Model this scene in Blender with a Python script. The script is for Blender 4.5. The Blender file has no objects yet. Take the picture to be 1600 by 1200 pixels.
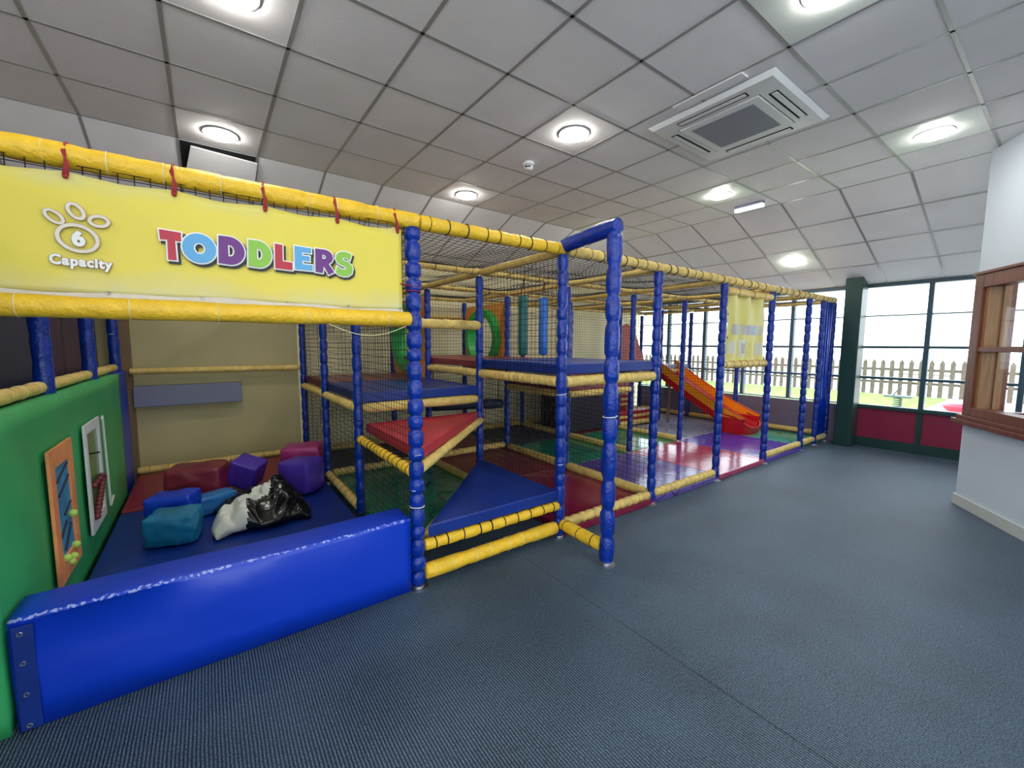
import bpy, bmesh, math, random
from mathutils import Vector, Matrix, noise
random.seed(7)
S = bpy.context.scene
col = S.collection
PI = math.pi

# ------------------------------------------------------------------ camera
EYE = 1.53
pit, roll, yaw = .0936, .0045, .6323
F = Vector((math.sin(yaw)*math.cos(pit), math.cos(yaw)*math.cos(pit), -math.sin(pit)))
R = F.cross(Vector((0, 0, 1))).normalized(); U = R.cross(F)
R2 = R*math.cos(roll)+U*math.sin(roll); U2 = U*math.cos(roll)-R*math.sin(roll)
cam = bpy.data.cameras.new('camera'); camo = bpy.data.objects.new('camera', cam); col.objects.link(camo)
cam.sensor_width = 36; cam.lens = 36*651.6/1600; cam.clip_start = .05; cam.clip_end = 300
M3 = Matrix((R2, U2, -F)).transposed()
camo.matrix_world = Matrix.Translation((0, 0, EYE)) @ M3.to_4x4()
S.camera = camo
S.view_settings.view_transform = 'Standard'; S.view_settings.look = 'None'
S.view_settings.gamma = 1; S.view_settings.use_curve_mapping = False
S.view_settings.exposure = 0.58
S.cycles.max_bounces = 7; S.cycles.diffuse_bounces = 4; S.cycles.transparent_max_bounces = 24
S.cycles.sample_clamp_indirect = 6; S.cycles.use_denoising = True
# ------------------------------------------------------------------ world
SKY = 3.0
LAMP = 60.0
w = bpy.data.worlds.new('overcast'); S.world = w; w.use_nodes = True
bg = w.node_tree.nodes['Background']; bg.inputs[0].default_value = (.84, .94, 1, 1); bg.inputs[1].default_value = SKY

# ------------------------------------------------------------------ materials
def srgb(r, g, b):
    f = lambda c: (c/255/12.92) if c/255 <= .04045 else ((c/255+.055)/1.055)**2.4
    return (f(r), f(g), f(b), 1)
MATS = {}
def mat(name, rgb, rough=.5, bump=0, bscale=40, vary=0, vscale=6, metal=0, spec=.5, sheen=0, lin=False, stretch=None):
    m = bpy.data.materials.new(name); m.use_nodes = True; MATS[name] = m
    nt = m.node_tree; N = nt.nodes; L = nt.links; b = N['Principled BSDF']
    c = rgb if lin else srgb(*rgb)
    b.inputs['Base Color'].default_value = c; b.inputs['Roughness'].default_value = rough
    b.inputs['Metallic'].default_value = metal; b.inputs['Specular IOR Level'].default_value = spec
    tc = N.new('ShaderNodeTexCoord'); src = tc.outputs['Object']
    if stretch:
        mp = N.new('ShaderNodeMapping'); mp.inputs['Scale'].default_value = stretch; L.new(src, mp.inputs[0]); src = mp.outputs[0]
    if vary:
        n = N.new('ShaderNodeTexNoise'); n.inputs['Scale'].default_value = vscale; n.inputs['Detail'].default_value = 5; L.new(src, n.inputs[0])
        r = N.new('ShaderNodeValToRGB'); r.color_ramp.elements[0].position = .3; r.color_ramp.elements[1].position = .7
        r.color_ramp.elements[0].color = tuple(x*(1-vary) for x in c[:3])+(1,); r.color_ramp.elements[1].color = tuple(min(1, x*(1+vary)) for x in c[:3])+(1,)
        L.new(n.outputs[0], r.inputs[0]); L.new(r.outputs[0], b.inputs['Base Color'])
    if bump:
        n = N.new('ShaderNodeTexNoise'); n.inputs['Scale'].default_value = bscale; n.inputs['Detail'].default_value = 4; L.new(src, n.inputs[0])
        bp = N.new('ShaderNodeBump'); bp.inputs['Strength'].default_value = bump; bp.inputs['Distance'].default_value = .01
        L.new(n.outputs[0], bp.inputs['Height']); L.new(bp.outputs[0], b.inputs['Normal'])
    return m
def emit(name, rgb, k):
    m = bpy.data.materials.new(name); m.use_nodes = True; MATS[name] = m
    nt = m.node_tree; nt.nodes.clear(); e = nt.nodes.new('ShaderNodeEmission'); o = nt.nodes.new('ShaderNodeOutputMaterial')
    e.inputs[0].default_value = rgb; e.inputs[1].default_value = k; nt.links.new(e.outputs[0], o.inputs[0]); return m
def glass(name, tint=(1, 1, 1, 1), fac=.08):
    m = bpy.data.materials.new(name); m.use_nodes = True; MATS[name] = m
    nt = m.node_tree; nt.nodes.clear(); N = nt.nodes.new
    t = N('ShaderNodeBsdfTransparent'); t.inputs[0].default_value = tint
    g = N('ShaderNodeBsdfGlossy'); g.inputs['Roughness'].default_value = .03
    fr = N('ShaderNodeLayerWeight'); fr.inputs[0].default_value = fac
    mx = N('ShaderNodeMixShader'); o = N('ShaderNodeOutputMaterial')
    nt.links.new(fr.outputs['Fresnel'], mx.inputs[0]); nt.links.new(t.outputs[0], mx.inputs[1]); nt.links.new(g.outputs[0], mx.inputs[2]); nt.links.new(mx.outputs[0], o.inputs[0]); return m

VBLUE = mat('vinyl_blue', (4, 58, 190), .36, .25, 14, .12, 5)
VBLUED = mat('vinyl_dark_blue', (8, 44, 128), .42, .2, 12, .15, 5)
PBLUE = mat('post_blue', (0, 46, 146), .24, .7, 45, .22, 16)
PYEL = mat('rail_yellow', (238, 192, 44), .42, .7, 50, .10, 14)
PYELB = mat('rail_pale_yellow', (220, 190, 108), .5, .7, 60, .18, 16)
VRED = mat('vinyl_red', (176, 34, 52), .4, .15, 10, .12, 4)
VMAR = mat('vinyl_maroon', (120, 34, 50), .38, .15, 10, .15, 4)
VRBR = mat('vinyl_brown_red', (128, 42, 48), .35, .15, 10, .15, 4)
VGRN = mat('vinyl_green', (54, 168, 98), .45, .2, 8, .10, 3)
VTEAL = mat('vinyl_teal', (24, 116, 158), .33, .5, 12, .2, 6)
VLBL = mat('vinyl_light_blue', (46, 120, 190), .35, .4, 12)
VPUR = mat('vinyl_purple', (74, 46, 160), .4, .3, 14, .12, 6)
VPINK = mat('vinyl_pink', (160, 42, 112), .38, .3, 12, .15, 6)
VBLK = mat('vinyl_black', (16, 18, 20), .22, .9, 10)
VWHT = mat('vinyl_white', (212, 216, 206), .4, .3, 14)
VNAVY = mat('vinyl_navy', (34, 40, 66), .5, .3, 10, .2, 4)
VPLUM = mat('vinyl_plum', (66, 42, 66), .5, .3, 10, .2, 4)
NET = mat('net_cord', (14, 15, 20), .8)
CORD = mat('black_cord', (20, 18, 20), .7)
CREAM = mat('cream_tie', (226, 214, 160), .5)
WTIE = mat('white_tie', (225, 230, 238), .4)
REDTIE = mat('red_lace', (150, 28, 34), .6)
METAL = mat('galvanised_metal', (190, 192, 194), .35, 0, 1, 0, 1, 1)
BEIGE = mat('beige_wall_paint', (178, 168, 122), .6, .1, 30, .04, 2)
GREYW = mat('pale_blue_grey_paint', (206, 218, 230), .65, .08, 40, .02, 2)
WHITE = mat('white_plastic', (222, 224, 224), .35)
WHITEP = mat('white_gloss_paint', (222, 226, 228), .35, .05, 20)
GREYP = mat('grey_boxing_paint', (112, 116, 140), .45, .1, 30)
DGREY = mat('dark_grille', (136, 140, 150), .6)
BLACK = mat('black_void', (6, 6, 8), .9)
DGREEN = mat('dark_green_frame', (26, 62, 58), .35, .08, 30)
DFRAME = mat('dark_mullion', (84, 108, 126), .35, .05, 30)
MAG = mat('magenta_panel', (142, 30, 66), .35, .1, 20, .06, 3)
MAUVE = mat('mauve_dado', (118, 112, 134), .4, .2, 12, .12, 3)
WOOD = mat('brown_varnished_wood', (110, 60, 42), .4, .2, 6, .25, 5, stretch=(12, 12, 1))
LWOOD = mat('light_reveal_wood', (150, 112, 76), .5, .2, 6, .2, 5, stretch=(12, 12, 1))
ORANGE = mat('orange_plastic', (255, 158, 30), .35, .05, 10)
ORNP = mat('orange_board', (214, 138, 60), .5, .1, 20)
SRED = mat('slide_red_plastic', (196, 20, 30), .28, .05, 8)
TUBEG = mat('green_plastic_ring', (36, 158, 68), .3)
BAGG = mat('bag_green', (24, 96, 90), .45, .3, 20)
BAGB = mat('bag_blue', (34, 106, 190), .4, .3, 20)
TERR = mat('terracotta_board', (170, 66, 52), .5, .1, 15, .08, 4)
FLAME = mat('activity_orange', (232, 148, 92), .5, .15, 25, .15, 10)
ABLUE = mat('activity_blue', (58, 142, 186), .5, .2, 30, .3, 14)
ALIME = mat('ball_lime', (178, 214, 96), .4)
TROPE = mat('red_brown_beads', (110, 44, 44), .5)
PLATE = mat('lamp_plate_paint', (214, 222, 216), .4, .05, 10, .04, 3)
GRID = mat('ceiling_tee_bar', (150, 150, 148), .28, 0, 1, 0, 1, 0, .7)
STRW = mat('skirting_white', (200, 204, 200), .4)
OUTG = mat('outside_concrete', (232, 230, 222), .9, .3, 20, .06, 1.5)
GRASS = mat('grass', (128, 164, 78), .9, .6, 40, .3, 3)
FENCE = mat('weathered_fence_wood', (98, 88, 78), .8, .3, 30, .2, 8)
HWALL = mat('pale_render', (240, 238, 234), .8)
HROOF = mat('roof_slate', (206, 208, 212), .8)
PINKP = mat('pink_red_plastic', (214, 40, 70), .3)
LENS = emit('lamp_lens', (1, .97, .90, 1), LAMP)
GLASS = glass('window_glass')
TUBELAMP = emit('strip_lamp', (1, .98, .95, 1), 3)
DARKBOX = mat('dark_padded_block', (48, 40, 56), .6, .2, 15)
FABR = mat('striped_cushion', (96, 100, 88), .9)

def mat_nodes(name, rough=.5):
    m = bpy.data.materials.new(name); m.use_nodes = True; MATS[name] = m
    b = m.node_tree.nodes['Principled BSDF']; b.inputs['Roughness'].default_value = rough
    return m, m.node_tree.nodes, m.node_tree.links, b
def vmath(N, L, op, a, b=None):
    n = N.new('ShaderNodeMath'); n.operation = op
    for i, v in enumerate((a, b)):
        if v is None: continue
        if isinstance(v, (int, float)): n.inputs[i].default_value = v
        else: L.new(v, n.inputs[i])
    return n.outputs[0]

# ribbed carpet
CARPET, N, L, b = mat_nodes('ribbed_carpet', .5)
tc = N.new('ShaderNodeTexCoord'); sp = N.new('ShaderNodeSeparateXYZ'); L.new(tc.outputs['Object'], sp.inputs[0])
n0 = N.new('ShaderNodeTexNoise'); n0.inputs['Scale'].default_value = 5; L.new(tc.outputs['Object'], n0.inputs[0])
wob = vmath(N, L, 'MULTIPLY', n0.outputs[0], .006)
xx = vmath(N, L, 'ADD', sp.outputs[0], wob)
sn = vmath(N, L, 'SINE', vmath(N, L, 'MULTIPLY', xx, 2*PI/.0125))
rib = vmath(N, L, 'ADD', vmath(N, L, 'MULTIPLY', sn, .5), .5)
n1 = N.new('ShaderNodeTexNoise'); n1.inputs['Scale'].default_value = 170; n1.inputs['Detail'].default_value = 2; L.new(tc.outputs['Object'], n1.inputs[0])
n2 = N.new('ShaderNodeTexNoise'); n2.inputs['Scale'].default_value = 1.6; n2.inputs['Detail'].default_value = 4; L.new(tc.outputs['Object'], n2.inputs[0])
sp1 = N.new('ShaderNodeMapRange'); sp1.inputs[1].default_value = .35; sp1.inputs[2].default_value = .7; L.new(n1.outputs[0], sp1.inputs[0])
f = vmath(N, L, 'MULTIPLY', rib, vmath(N, L, 'ADD', vmath(N, L, 'MULTIPLY', sp1.outputs[0], 1.0), .12))
f = vmath(N, L, 'ADD', f, vmath(N, L, 'MULTIPLY', vmath(N, L, 'SUBTRACT', n2.outputs[0], .5), .35))
mx = N.new('ShaderNodeMix'); mx.data_type = 'RGBA'; mx.clamp_factor = True; L.new(f, mx.inputs[0])
mx.inputs[6].default_value = srgb(6, 14, 28); mx.inputs[7].default_value = srgb(104, 134, 160)
L.new(mx.outputs[2], b.inputs['Base Color'])
bp = N.new('ShaderNodeBump'); bp.inputs['Strength'].default_value = .7; bp.inputs['Distance'].default_value = .004; L.new(f, bp.inputs['Height']); L.new(bp.outputs[0], b.inputs['Normal'])
b.inputs['Specular IOR Level'].default_value = .4; b.inputs['Sheen Weight'].default_value = .25; b.inputs['Sheen Roughness'].default_value = .35; b.inputs['Sheen Tint'].default_value = (.6, .8, 1, 1)

# ceiling tile
TILE = mat('ceiling_tile', (236, 234, 234), .75, .12, 90, .04, 2.5)

# banner vinyl: yellow, washed whitish and dirty along its edges
BANNER, N, L, b = mat_nodes('banner_vinyl', .45)
tc = N.new('ShaderNodeTexCoord'); sp = N.new('ShaderNodeSeparateXYZ'); L.new(tc.outputs['Generated'], sp.inputs[0])
n1 = N.new('ShaderNodeTexNoise'); n1.inputs['Scale'].default_value = 5; n1.inputs['Detail'].default_value = 8; L.new(tc.outputs['Object'], n1.inputs[0])
edge = vmath(N, L, 'ABSOLUTE', vmath(N, L, 'SUBTRACT', sp.outputs[2], .56))
edge = vmath(N, L, 'ADD', edge, vmath(N, L, 'MULTIPLY', vmath(N, L, 'SUBTRACT', n1.outputs[0], .5), .45))
mr = N.new('ShaderNodeMapRange'); mr.inputs[1].default_value = .30; mr.inputs[2].default_value = .56; L.new(edge, mr.inputs[0])
mx = N.new('ShaderNodeMix'); mx.data_type = 'RGBA'; L.new(mr.outputs[0], mx.inputs[0])
mx.inputs[6].default_value = srgb(226, 208, 74); mx.inputs[7].default_value = srgb(206, 200, 140)
L.new(mx.outputs[2], b.inputs['Base Color'])
n3 = N.new('ShaderNodeTexNoise'); n3.inputs['Scale'].default_value = 7; L.new(tc.outputs['Object'], n3.inputs[0])
bp = N.new('ShaderNodeBump'); bp.inputs['Strength'].default_value = .3; bp.inputs['Distance'].default_value = .01; L.new(n3.outputs[0], bp.inputs['Height']); L.new(bp.outputs[0], b.inputs['Normal'])
BANNER2 = mat('faded_banner_vinyl', (216, 206, 120), .5, .3, 9, .08, 4)

# bench vinyl with scuffed seam
BENCH, N, L, b = mat_nodes('bench_vinyl', .36)
tc = N.new('ShaderNodeTexCoord'); sp = N.new('ShaderNodeSeparateXYZ'); L.new(tc.outputs['Object'], sp.inputs[0])
n1 = N.new('ShaderNodeTexNoise'); n1.inputs['Scale'].default_value = 60; n1.inputs['Detail'].default_value = 4; L.new(tc.outputs['Object'], n1.inputs[0])
dz = vmath(N, L, 'ABSOLUTE', vmath(N, L, 'SUBTRACT', sp.outputs[2], .463)); dy = vmath(N, L, 'ABSOLUTE', vmath(N, L, 'SUBTRACT', sp.outputs[1], 2.352))
near = vmath(N, L, 'MAXIMUM', dz, dy)
thr = vmath(N, L, 'MULTIPLY', vmath(N, L, 'SUBTRACT', n1.outputs[0], .55), .07)
msk = vmath(N, L, 'LESS_THAN', vmath(N, L, 'SUBTRACT', near, .004), thr)
mx = N.new('ShaderNodeMix'); mx.data_type = 'RGBA'; L.new(msk, mx.inputs[0])
mx.inputs[6].default_value = srgb(2, 56, 190); mx.inputs[7].default_value = srgb(150, 166, 222)
L.new(mx.outputs[2], b.inputs['Base Color'])
n3 = N.new('ShaderNodeTexNoise'); n3.inputs['Scale'].default_value = 3; L.new(tc.outputs['Object'], n3.inputs[0])
bp = N.new('ShaderNodeBump'); bp.inputs['Strength'].default_value = .35; bp.inputs['Distance'].default_value = .04; L.new(n3.outputs[0], bp.inputs['Height']); L.new(bp.outputs[0], b.inputs['Normal'])

# printed floor mats: colour with dark scribbled outline drawings
def mat_print(name, rgb, line, rough=.14, scale=2.2, on=True):
    m, N, L, b = mat_nodes(name, rough)
    tc = N.new('ShaderNodeTexCoord')
    c = srgb(*rgb); b.inputs['Base Color'].default_value = c
    if on:
        n = N.new('ShaderNodeTexNoise'); n.inputs['Scale'].default_value = scale; n.inputs['Detail'].default_value = 1.0; L.new(tc.outputs['Object'], n.inputs[0])
        fr = vmath(N, L, 'FRACT', vmath(N, L, 'MULTIPLY', n.outputs[0], 9))
        k = vmath(N, L, 'LESS_THAN', fr, .06)
        mx = N.new('ShaderNodeMix'); mx.data_type = 'RGBA'; L.new(k, mx.inputs[0]); mx.inputs[6].default_value = c; mx.inputs[7].default_value = srgb(*line)
        L.new(mx.outputs[2], b.inputs['Base Color'])
    n = N.new('ShaderNodeTexNoise'); n.inputs['Scale'].default_value = 6; L.new(tc.outputs['Object'], n.inputs[0])
    bp = N.new('ShaderNodeBump'); bp.inputs['Strength'].default_value = .25; bp.inputs['Distance'].default_value = .01; L.new(n.outputs[0], bp.inputs['Height']); L.new(bp.outputs[0], b.inputs['Normal'])
    return m
MPINK = mat_print('printed_mat_pink', (166, 54, 92), (70, 24, 50))
MMAG = mat_print('mat_magenta', (124, 26, 58), (70, 14, 34), on=False)
MPUR = mat_print('printed_mat_purple', (92, 74, 150), (44, 36, 84), scale=1.6)
MPUR2 = mat_print('mat_purple', (86, 58, 168), (44, 36, 84), on=False)
MGRN = mat_print('printed_mat_green', (34, 130, 98), (14, 72, 56), scale=1.6)
MTEAL = mat_print('mat_teal_green', (66, 160, 136), (14, 72, 56), scale=1.2)
MLIL = mat_print('printed_mat_lilac', (150, 150, 176), (60, 60, 90), scale=2)

# ------------------------------------------------------------------ mesh helpers
class MB:
    def __init__(s): s.v = []; s.f = []; s.m = []; s.mi = 0
    def add(s, vs, fs):
        o = len(s.v); s.v += [tuple(v) for v in vs]; s.f += [tuple(i+o for i in f) for f in fs]; s.m += [s.mi]*len(fs); return s
    def box(s, x0, x1, y0, y1, z0, z1, M=None):
        vs = [Vector((x, y, z)) for z in (z0, z1) for y in (y0, y1) for x in (x0, x1)]
        if M: vs = [M @ v for v in vs]
        return s.add(vs, [(0, 2, 3, 1), (4, 5, 7, 6), (0, 1, 5, 4), (2, 6, 7, 3), (0, 4, 6, 2), (1, 3, 7, 5)])
    def prism(s, poly, z0, z1, M=None):
        n = len(poly); vs = [Vector((p[0], p[1], z)) for z in (z0, z1) for p in poly]
        if M: vs = [M @ v for v in vs]
        a = sum(poly[i][0]*poly[(i+1) % n][1]-poly[(i+1) % n][0]*poly[i][1] for i in range(n))
        fs = [tuple(range(n))[::-1], tuple(range(n, 2*n))]+[(i, (i+1) % n, n+(i+1) % n, n+i) for i in range(n)]
        if a < 0: fs = [f[::-1] for f in fs]
        return s.add(vs, fs)
    def lathe(s, p0, p1, prof, n=14, wr=0.0, cap=True):
        p0 = Vector(p0); p1 = Vector(p1); d = (p1-p0); Ln = d.length; d /= Ln
        a = Vector((0, 0, 1)) if abs(d.z) < .9 else Vector((1, 0, 0))
        e1 = d.cross(a).normalized(); e2 = d.cross(e1)
        vs = []
        for t, r in prof:
            for k in range(n):
                th = 2*PI*k/n; rr = r*(1+wr*math.sin(3*th+t*37)+wr*.7*math.sin(7*th+t*91))
                vs.append(p0+d*(t*Ln)+(e1*math.cos(th)+e2*math.sin(th))*rr)
        fs = []
        for i in range(len(prof)-1):
            for k in range(n):
                fs.append((i*n+k, i*n+(k+1) % n, (i+1)*n+(k+1) % n, (i+1)*n+k))
        if cap: fs += [tuple(range(n))[::-1], tuple((len(prof)-1)*n+k for k in range(n))]
        return s.add(vs, fs)
    def tube(s, p0, p1, r, n=10): return s.lathe(p0, p1, [(0, r), (1, r)], n)
    def padded(s, p0, p1, r, seg=.12, pinch=.16, wr=.02, n=14, end=.7):
        Ln = (Vector(p1)-Vector(p0)).length; k = max(1, round(Ln/seg))
        cuts = [0]+[(i+random.uniform(-.18, .18))/k for i in range(1, k)]+[1]
        prof = [(0, r*end*.6), (.004, r*end)]
        for i in range(k):
            a, b_ = cuts[i], cuts[i+1]; g = 1+random.uniform(-.03, .05)
            for u, q in ((.05, 1-pinch), (.14, 1-pinch*.3), (.35, 1.0), (.65, 1.0), (.86, 1-pinch*.3), (.95, 1-pinch)):
                prof.append((a+(b_-a)*u, r*q*g))
        prof += [(.996, r*end), (1, r*end*.6)]
        s.lathe(p0, p1, prof, n, wr); return s
    def ring(s, c, ax, R_, r, n=18, m=6):
        c = Vector(c); ax = Vector(ax).normalized(); a = Vector((0, 0, 1)) if abs(ax.z) < .9 else Vector((1, 0, 0))
        e1 = ax.cross(a).normalized(); e2 = ax.cross(e1); vs = []; fs = []
        for i in range(n):
            th = 2*PI*i/n; u = e1*math.cos(th)+e2*math.sin(th)
            for j in range(m):
                ph = 2*PI*j/m; vs.append(c+u*(R_+r*math.cos(ph))+ax*(r*math.sin(ph)))
        for i in range(n):
            for j in range(m):
                fs.append((i*m+j, ((i+1) % n)*m+j, ((i+1) % n)*m+(j+1) % m, i*m+(j+1) % m))
        return s.add(vs, fs)
    def path(s, pts, r, n=6):
        pts = [Vector(p) for p in pts]; vs = []; fs = []
        for i, p in enumerate(pts):
            d = (pts[min(i+1, len(pts)-1)]-pts[max(i-1, 0)]).normalized()
            a = Vector((0, 0, 1)) if abs(d.z) < .9 else Vector((1, 0, 0))
            e1 = d.cross(a).normalized(); e2 = d.cross(e1)
            for k in range(n): vs.append(p+(e1*math.cos(2*PI*k/n)+e2*math.sin(2*PI*k/n))*r)
        for i in range(len(pts)-1):
            for k in range(n): fs.append((i*n+k, i*n+(k+1) % n, (i+1)*n+(k+1) % n, (i+1)*n+k))
        fs += [tuple(range(n))[::-1], tuple((len(pts)-1)*n+k for k in range(n))]
        return s.add(vs, fs)
    def sphere(s, c, r, n=12, sc=(1, 1, 1)):
        vs = []; fs = []; c = Vector(c); m = n//2
        for i in range(1, m):
            for j in range(n):
                ph = PI*i/m; th = 2*PI*j/n
                vs.append(c+Vector((r*sc[0]*math.sin(ph)*math.cos(th), r*sc[1]*math.sin(ph)*math.sin(th), r*sc[2]*math.cos(ph))))
        for i in range(m-2):
            for j in range(n): fs.append((i*n+j, (i+1)*n+j, (i+1)*n+(j+1) % n, i*n+(j+1) % n))
        vs += [c+Vector((0, 0, r*sc[2])), c-Vector((0, 0, r*sc[2]))]; a = len(vs)-2
        for j in range(n): fs += [(a, j, (j+1) % n), (a+1, (m-2)*n+(j+1) % n, (m-2)*n+j)]
        return s.add(vs, fs)
    def build(s, name, mt, parent=None, smooth=False, bevel=0, seg=2, subsurf=0):
        me = bpy.data.meshes.new(name); me.from_pydata(s.v, [], s.f); me.update()
        for m in (mt if isinstance(mt, (list, tuple)) else [mt]): me.materials.append(m)
        for p, i in zip(me.polygons, s.m): p.material_index = i; p.use_smooth = smooth
        o = bpy.data.objects.new(name, me); col.objects.link(o)
        if parent: link(o, parent)
        if bevel:
            md = o.modifiers.new('bevel', 'BEVEL'); md.width = bevel; md.segments = seg; md.limit_method = 'ANGLE'; md.angle_limit = .6
            for p in me.polygons: p.use_smooth = True
            if not smooth:
                md.harden_normals = True
        if subsurf:
            md = o.modifiers.new('sub', 'SUBSURF'); md.levels = md.render_levels = subsurf
            for p in me.polygons: p.use_smooth = True
        return o
def wloc(p):
    t = Vector((0, 0, 0))
    while p: t += Vector(p.location); p = p.parent
    return t
def link(o, parent):
    """meshes are written in room coordinates; keep them there under a placed parent"""
    o.parent = parent; o.location = Vector(o.location)-wloc(parent)
def thing(name, label, cat, loc=(0, 0, 0), group=None):
    o = bpy.data.objects.new(name, None); col.objects.link(o); o.location = loc; o.empty_display_size = .1
    o['label'] = label; o['category'] = cat
    if group: o['group'] = group
    return o
def tag(o, label, cat, group=None):
    o['label'] = label; o['category'] = cat
    if group: o['group'] = group
    return o
def struct(o): o['kind'] = 'structure'; return o

# ================================================================== SETTING
ZC = 3.306; SL = .382; XS = 5.895; YS = 4.777; YB = 6.2; XW = 8.15
def zceil(x, y): return ZC-max(0, (x-XS)*SL, (y-YS)*SL)
struct(MB().box(-3.3, 8.2, -5.1, 6.3, -.12, 0).build('floor', CARPET))
struct(MB().box(-.0015, .0015, -3, 2.3, 0, .0012).build('trim_1', mat('carpet_seam', (14, 20, 30), .9))).location = (1.78, 0, 0)
# ceiling: flat field, slope over the windows, slope over the back wall, meeting in a hip
m = MB(); hx = XS+(YB+.1-YS)
T = .05
def slab(poly):
    n = len(poly); vs = [Vector((x, y, zceil(x, y))) for x, y in poly]+[Vector((x, y, zceil(x, y)+T)) for x, y in poly]
    m.add(vs, [tuple(range(n)), tuple(range(n, 2*n))[::-1]]+[(i, n+i, n+(i+1) % n, (i+1) % n) for i in range(n)])
slab([(-3.3, -5.1), (-3.3, YS), (XS, YS), (XS, -5.1)])
slab([(XS, -5.1), (XS, YS), (hx, YB+.1), (XW+.1, YB+.1), (XW+.1, -5.1)])
slab([(-3.3, YS), (-3.3, YB+.1), (hx, YB+.1), (XS, YS)])
struct(m.build('ceiling', TILE))
# tee bars
m = MB(); g = .011; dp = .004
def bar(p, q, wv):
    p = Vector(p); q = Vector(q); d = (q-p).normalized(); sd = Vector(wv)*g; dn = Vector((0, 0, -dp))
    vs = [p-sd, p+sd, p+sd+dn, p-sd+dn, q-sd, q+sd, q+sd+dn, q-sd+dn]
    m.add(vs, [(3, 2, 1, 0), (4, 5, 6, 7), (0, 1, 5, 4), (1, 2, 6, 5), (2, 3, 7, 6), (3, 0, 4, 7)])
ox, oy = 1.0948, 2.3765
for a in range(-7, 9):
    x = ox+.6*a; x = min(x, XS)
    bar((x, -5, ZC), (x, YS, ZC), (1, 0, 0))
    if x < XS+.01: bar((x, YS, ZC), (x, YB, zceil(x, YB)), (1, 0, 0))
for b_ in range(-12, 5):
    y = oy+.6*b_
    bar((-3.3, y, ZC), (XS, y, ZC), (0, 1, 0))
    bar((XS, y, ZC), (XW, y, zceil(XW, y)), (0, 1, 0))
cs = 1/math.sqrt(1+SL*SL)
for k in range(1, 5):
    x = XS+.6*cs*k*.985
    bar((x, -5, zceil(x, 0)), (x, min(YS+(x-XS), YB), zceil(x, 0)), (cs, 0, -SL*cs))
    y = YS+.6*cs*k
    if y < YB: bar((-3.3, y, zceil(0, y)), (XS+(y-YS), y, zceil(0, y)), (0, cs, -SL*cs))
for y in (oy+.6*5, oy+.6*6): bar((XS+(y-YS), y, zceil(0, y)), (XW, y, zceil(XW, 0)), (0, 1, 0))
for x in (XS+.6, XS+1.2): bar((x, YS+(x-XS), zceil(x, 0)), (x, YB, zceil(0, YB)), (1, 0, 0))
struct(m.build('ceiling_grid', GRID))
# misplaced tile in the back slope, black gap beside it
mm = Matrix.Translation((.195, YS, ZC-.006)) @ Matrix.Rotation(-math.atan(SL), 4, 'X')
struct(MB().box(-.285, .285, .012, .55, -.004, -.001, mm).build('ceiling_gap', BLACK))
mm2 = mm @ Matrix.Translation((.03, .05, -.008)) @ Matrix.Rotation(.03, 4, 'Z') @ Matrix.Rotation(-.06, 4, 'X')
m = MB().prism([(-.24, .0), (-.30, .50), (.27, .50), (.27, .02)], -.012, 0, mm2); struct(m.build('ceiling_tile', TILE))

# walls
struct(MB().box(-3.3, XW+.1, YB, YB+.1, 0, 3.4).build('wall_back', mat('cream_wall_brightened', (250, 240, 194), .6, .1, 30, .03, 2)))  # cream raised to near white to make up for weak light behind the nets
struct(MB().box(-.98, .98, YB-.03, YB, 0, 2.78).build('wall_back_left', BEIGE))  # thin slab over the left stretch, darker than the cream
m = MB(); m.box(-3.3, -3.2, 1.5, YB, 0, 3.4); m.box(-3.3, -3.2, -5.1, 1.5, 0, .7); m.box(-3.3, -3.2, -5.1, 1.5, 3.0, 3.4)  # unseen wall, opened and lightened to brighten the left ceiling
struct(m.build('wall_outer', mat('plum_red_paint', (206, 156, 152), .7)))
m = MB()
for k in range(6): m.box(-3.28, -3.22, -5.0+1.28*k-.03, -5.0+1.28*k+.03, .7, 3.0)
struct(m.build('window_61', DGREEN))  # mullions of the added, unseen fill-light opening
m = MB(); m.box(-3.3, XW, -5.1, -5.0, 0, .7); m.box(-3.3, XW, -5.1, -5.0, 3.0, 3.4); struct(m.build('wall_rear', GREYW))
m = MB()
for k in range(9): m.box(-3.2+1.42*k-.03, -3.2+1.42*k+.03, -5.08, -5.02, .7, 3.0)
for z_ in (.72, 2.2, 2.98): m.box(-3.2, XW, -5.078, -5.022, z_-.02, z_+.02)
struct(m.build('window_60', DGREEN))
# left partition behind the toddler pen
m = MB(); m.box(-.98, -.93, 1.2, YB, 0, 2.2)
struct(m.build('wall_left', VNAVY))
struct(MB().box(-.93, -.915, 1.2, 3.15, 0, 2.18).build('trim_2', VPLUM))
struct(MB().box(-.93, -.915, 4.3, 5.35, 0, 2.18).build('trim_3', VPLUM))
struct(MB().box(-.76, -.66, 6.1, YB, 0, 2.9).build('trim_4', mat('brown_corner_paint', (120, 96, 66), .6)))
# grey pipe boxing on the back wall
struct(MB().box(-.66, .33, 6.04, YB, .83, 1.06).build('trim_5', GREYP, bevel=.006))

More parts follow.
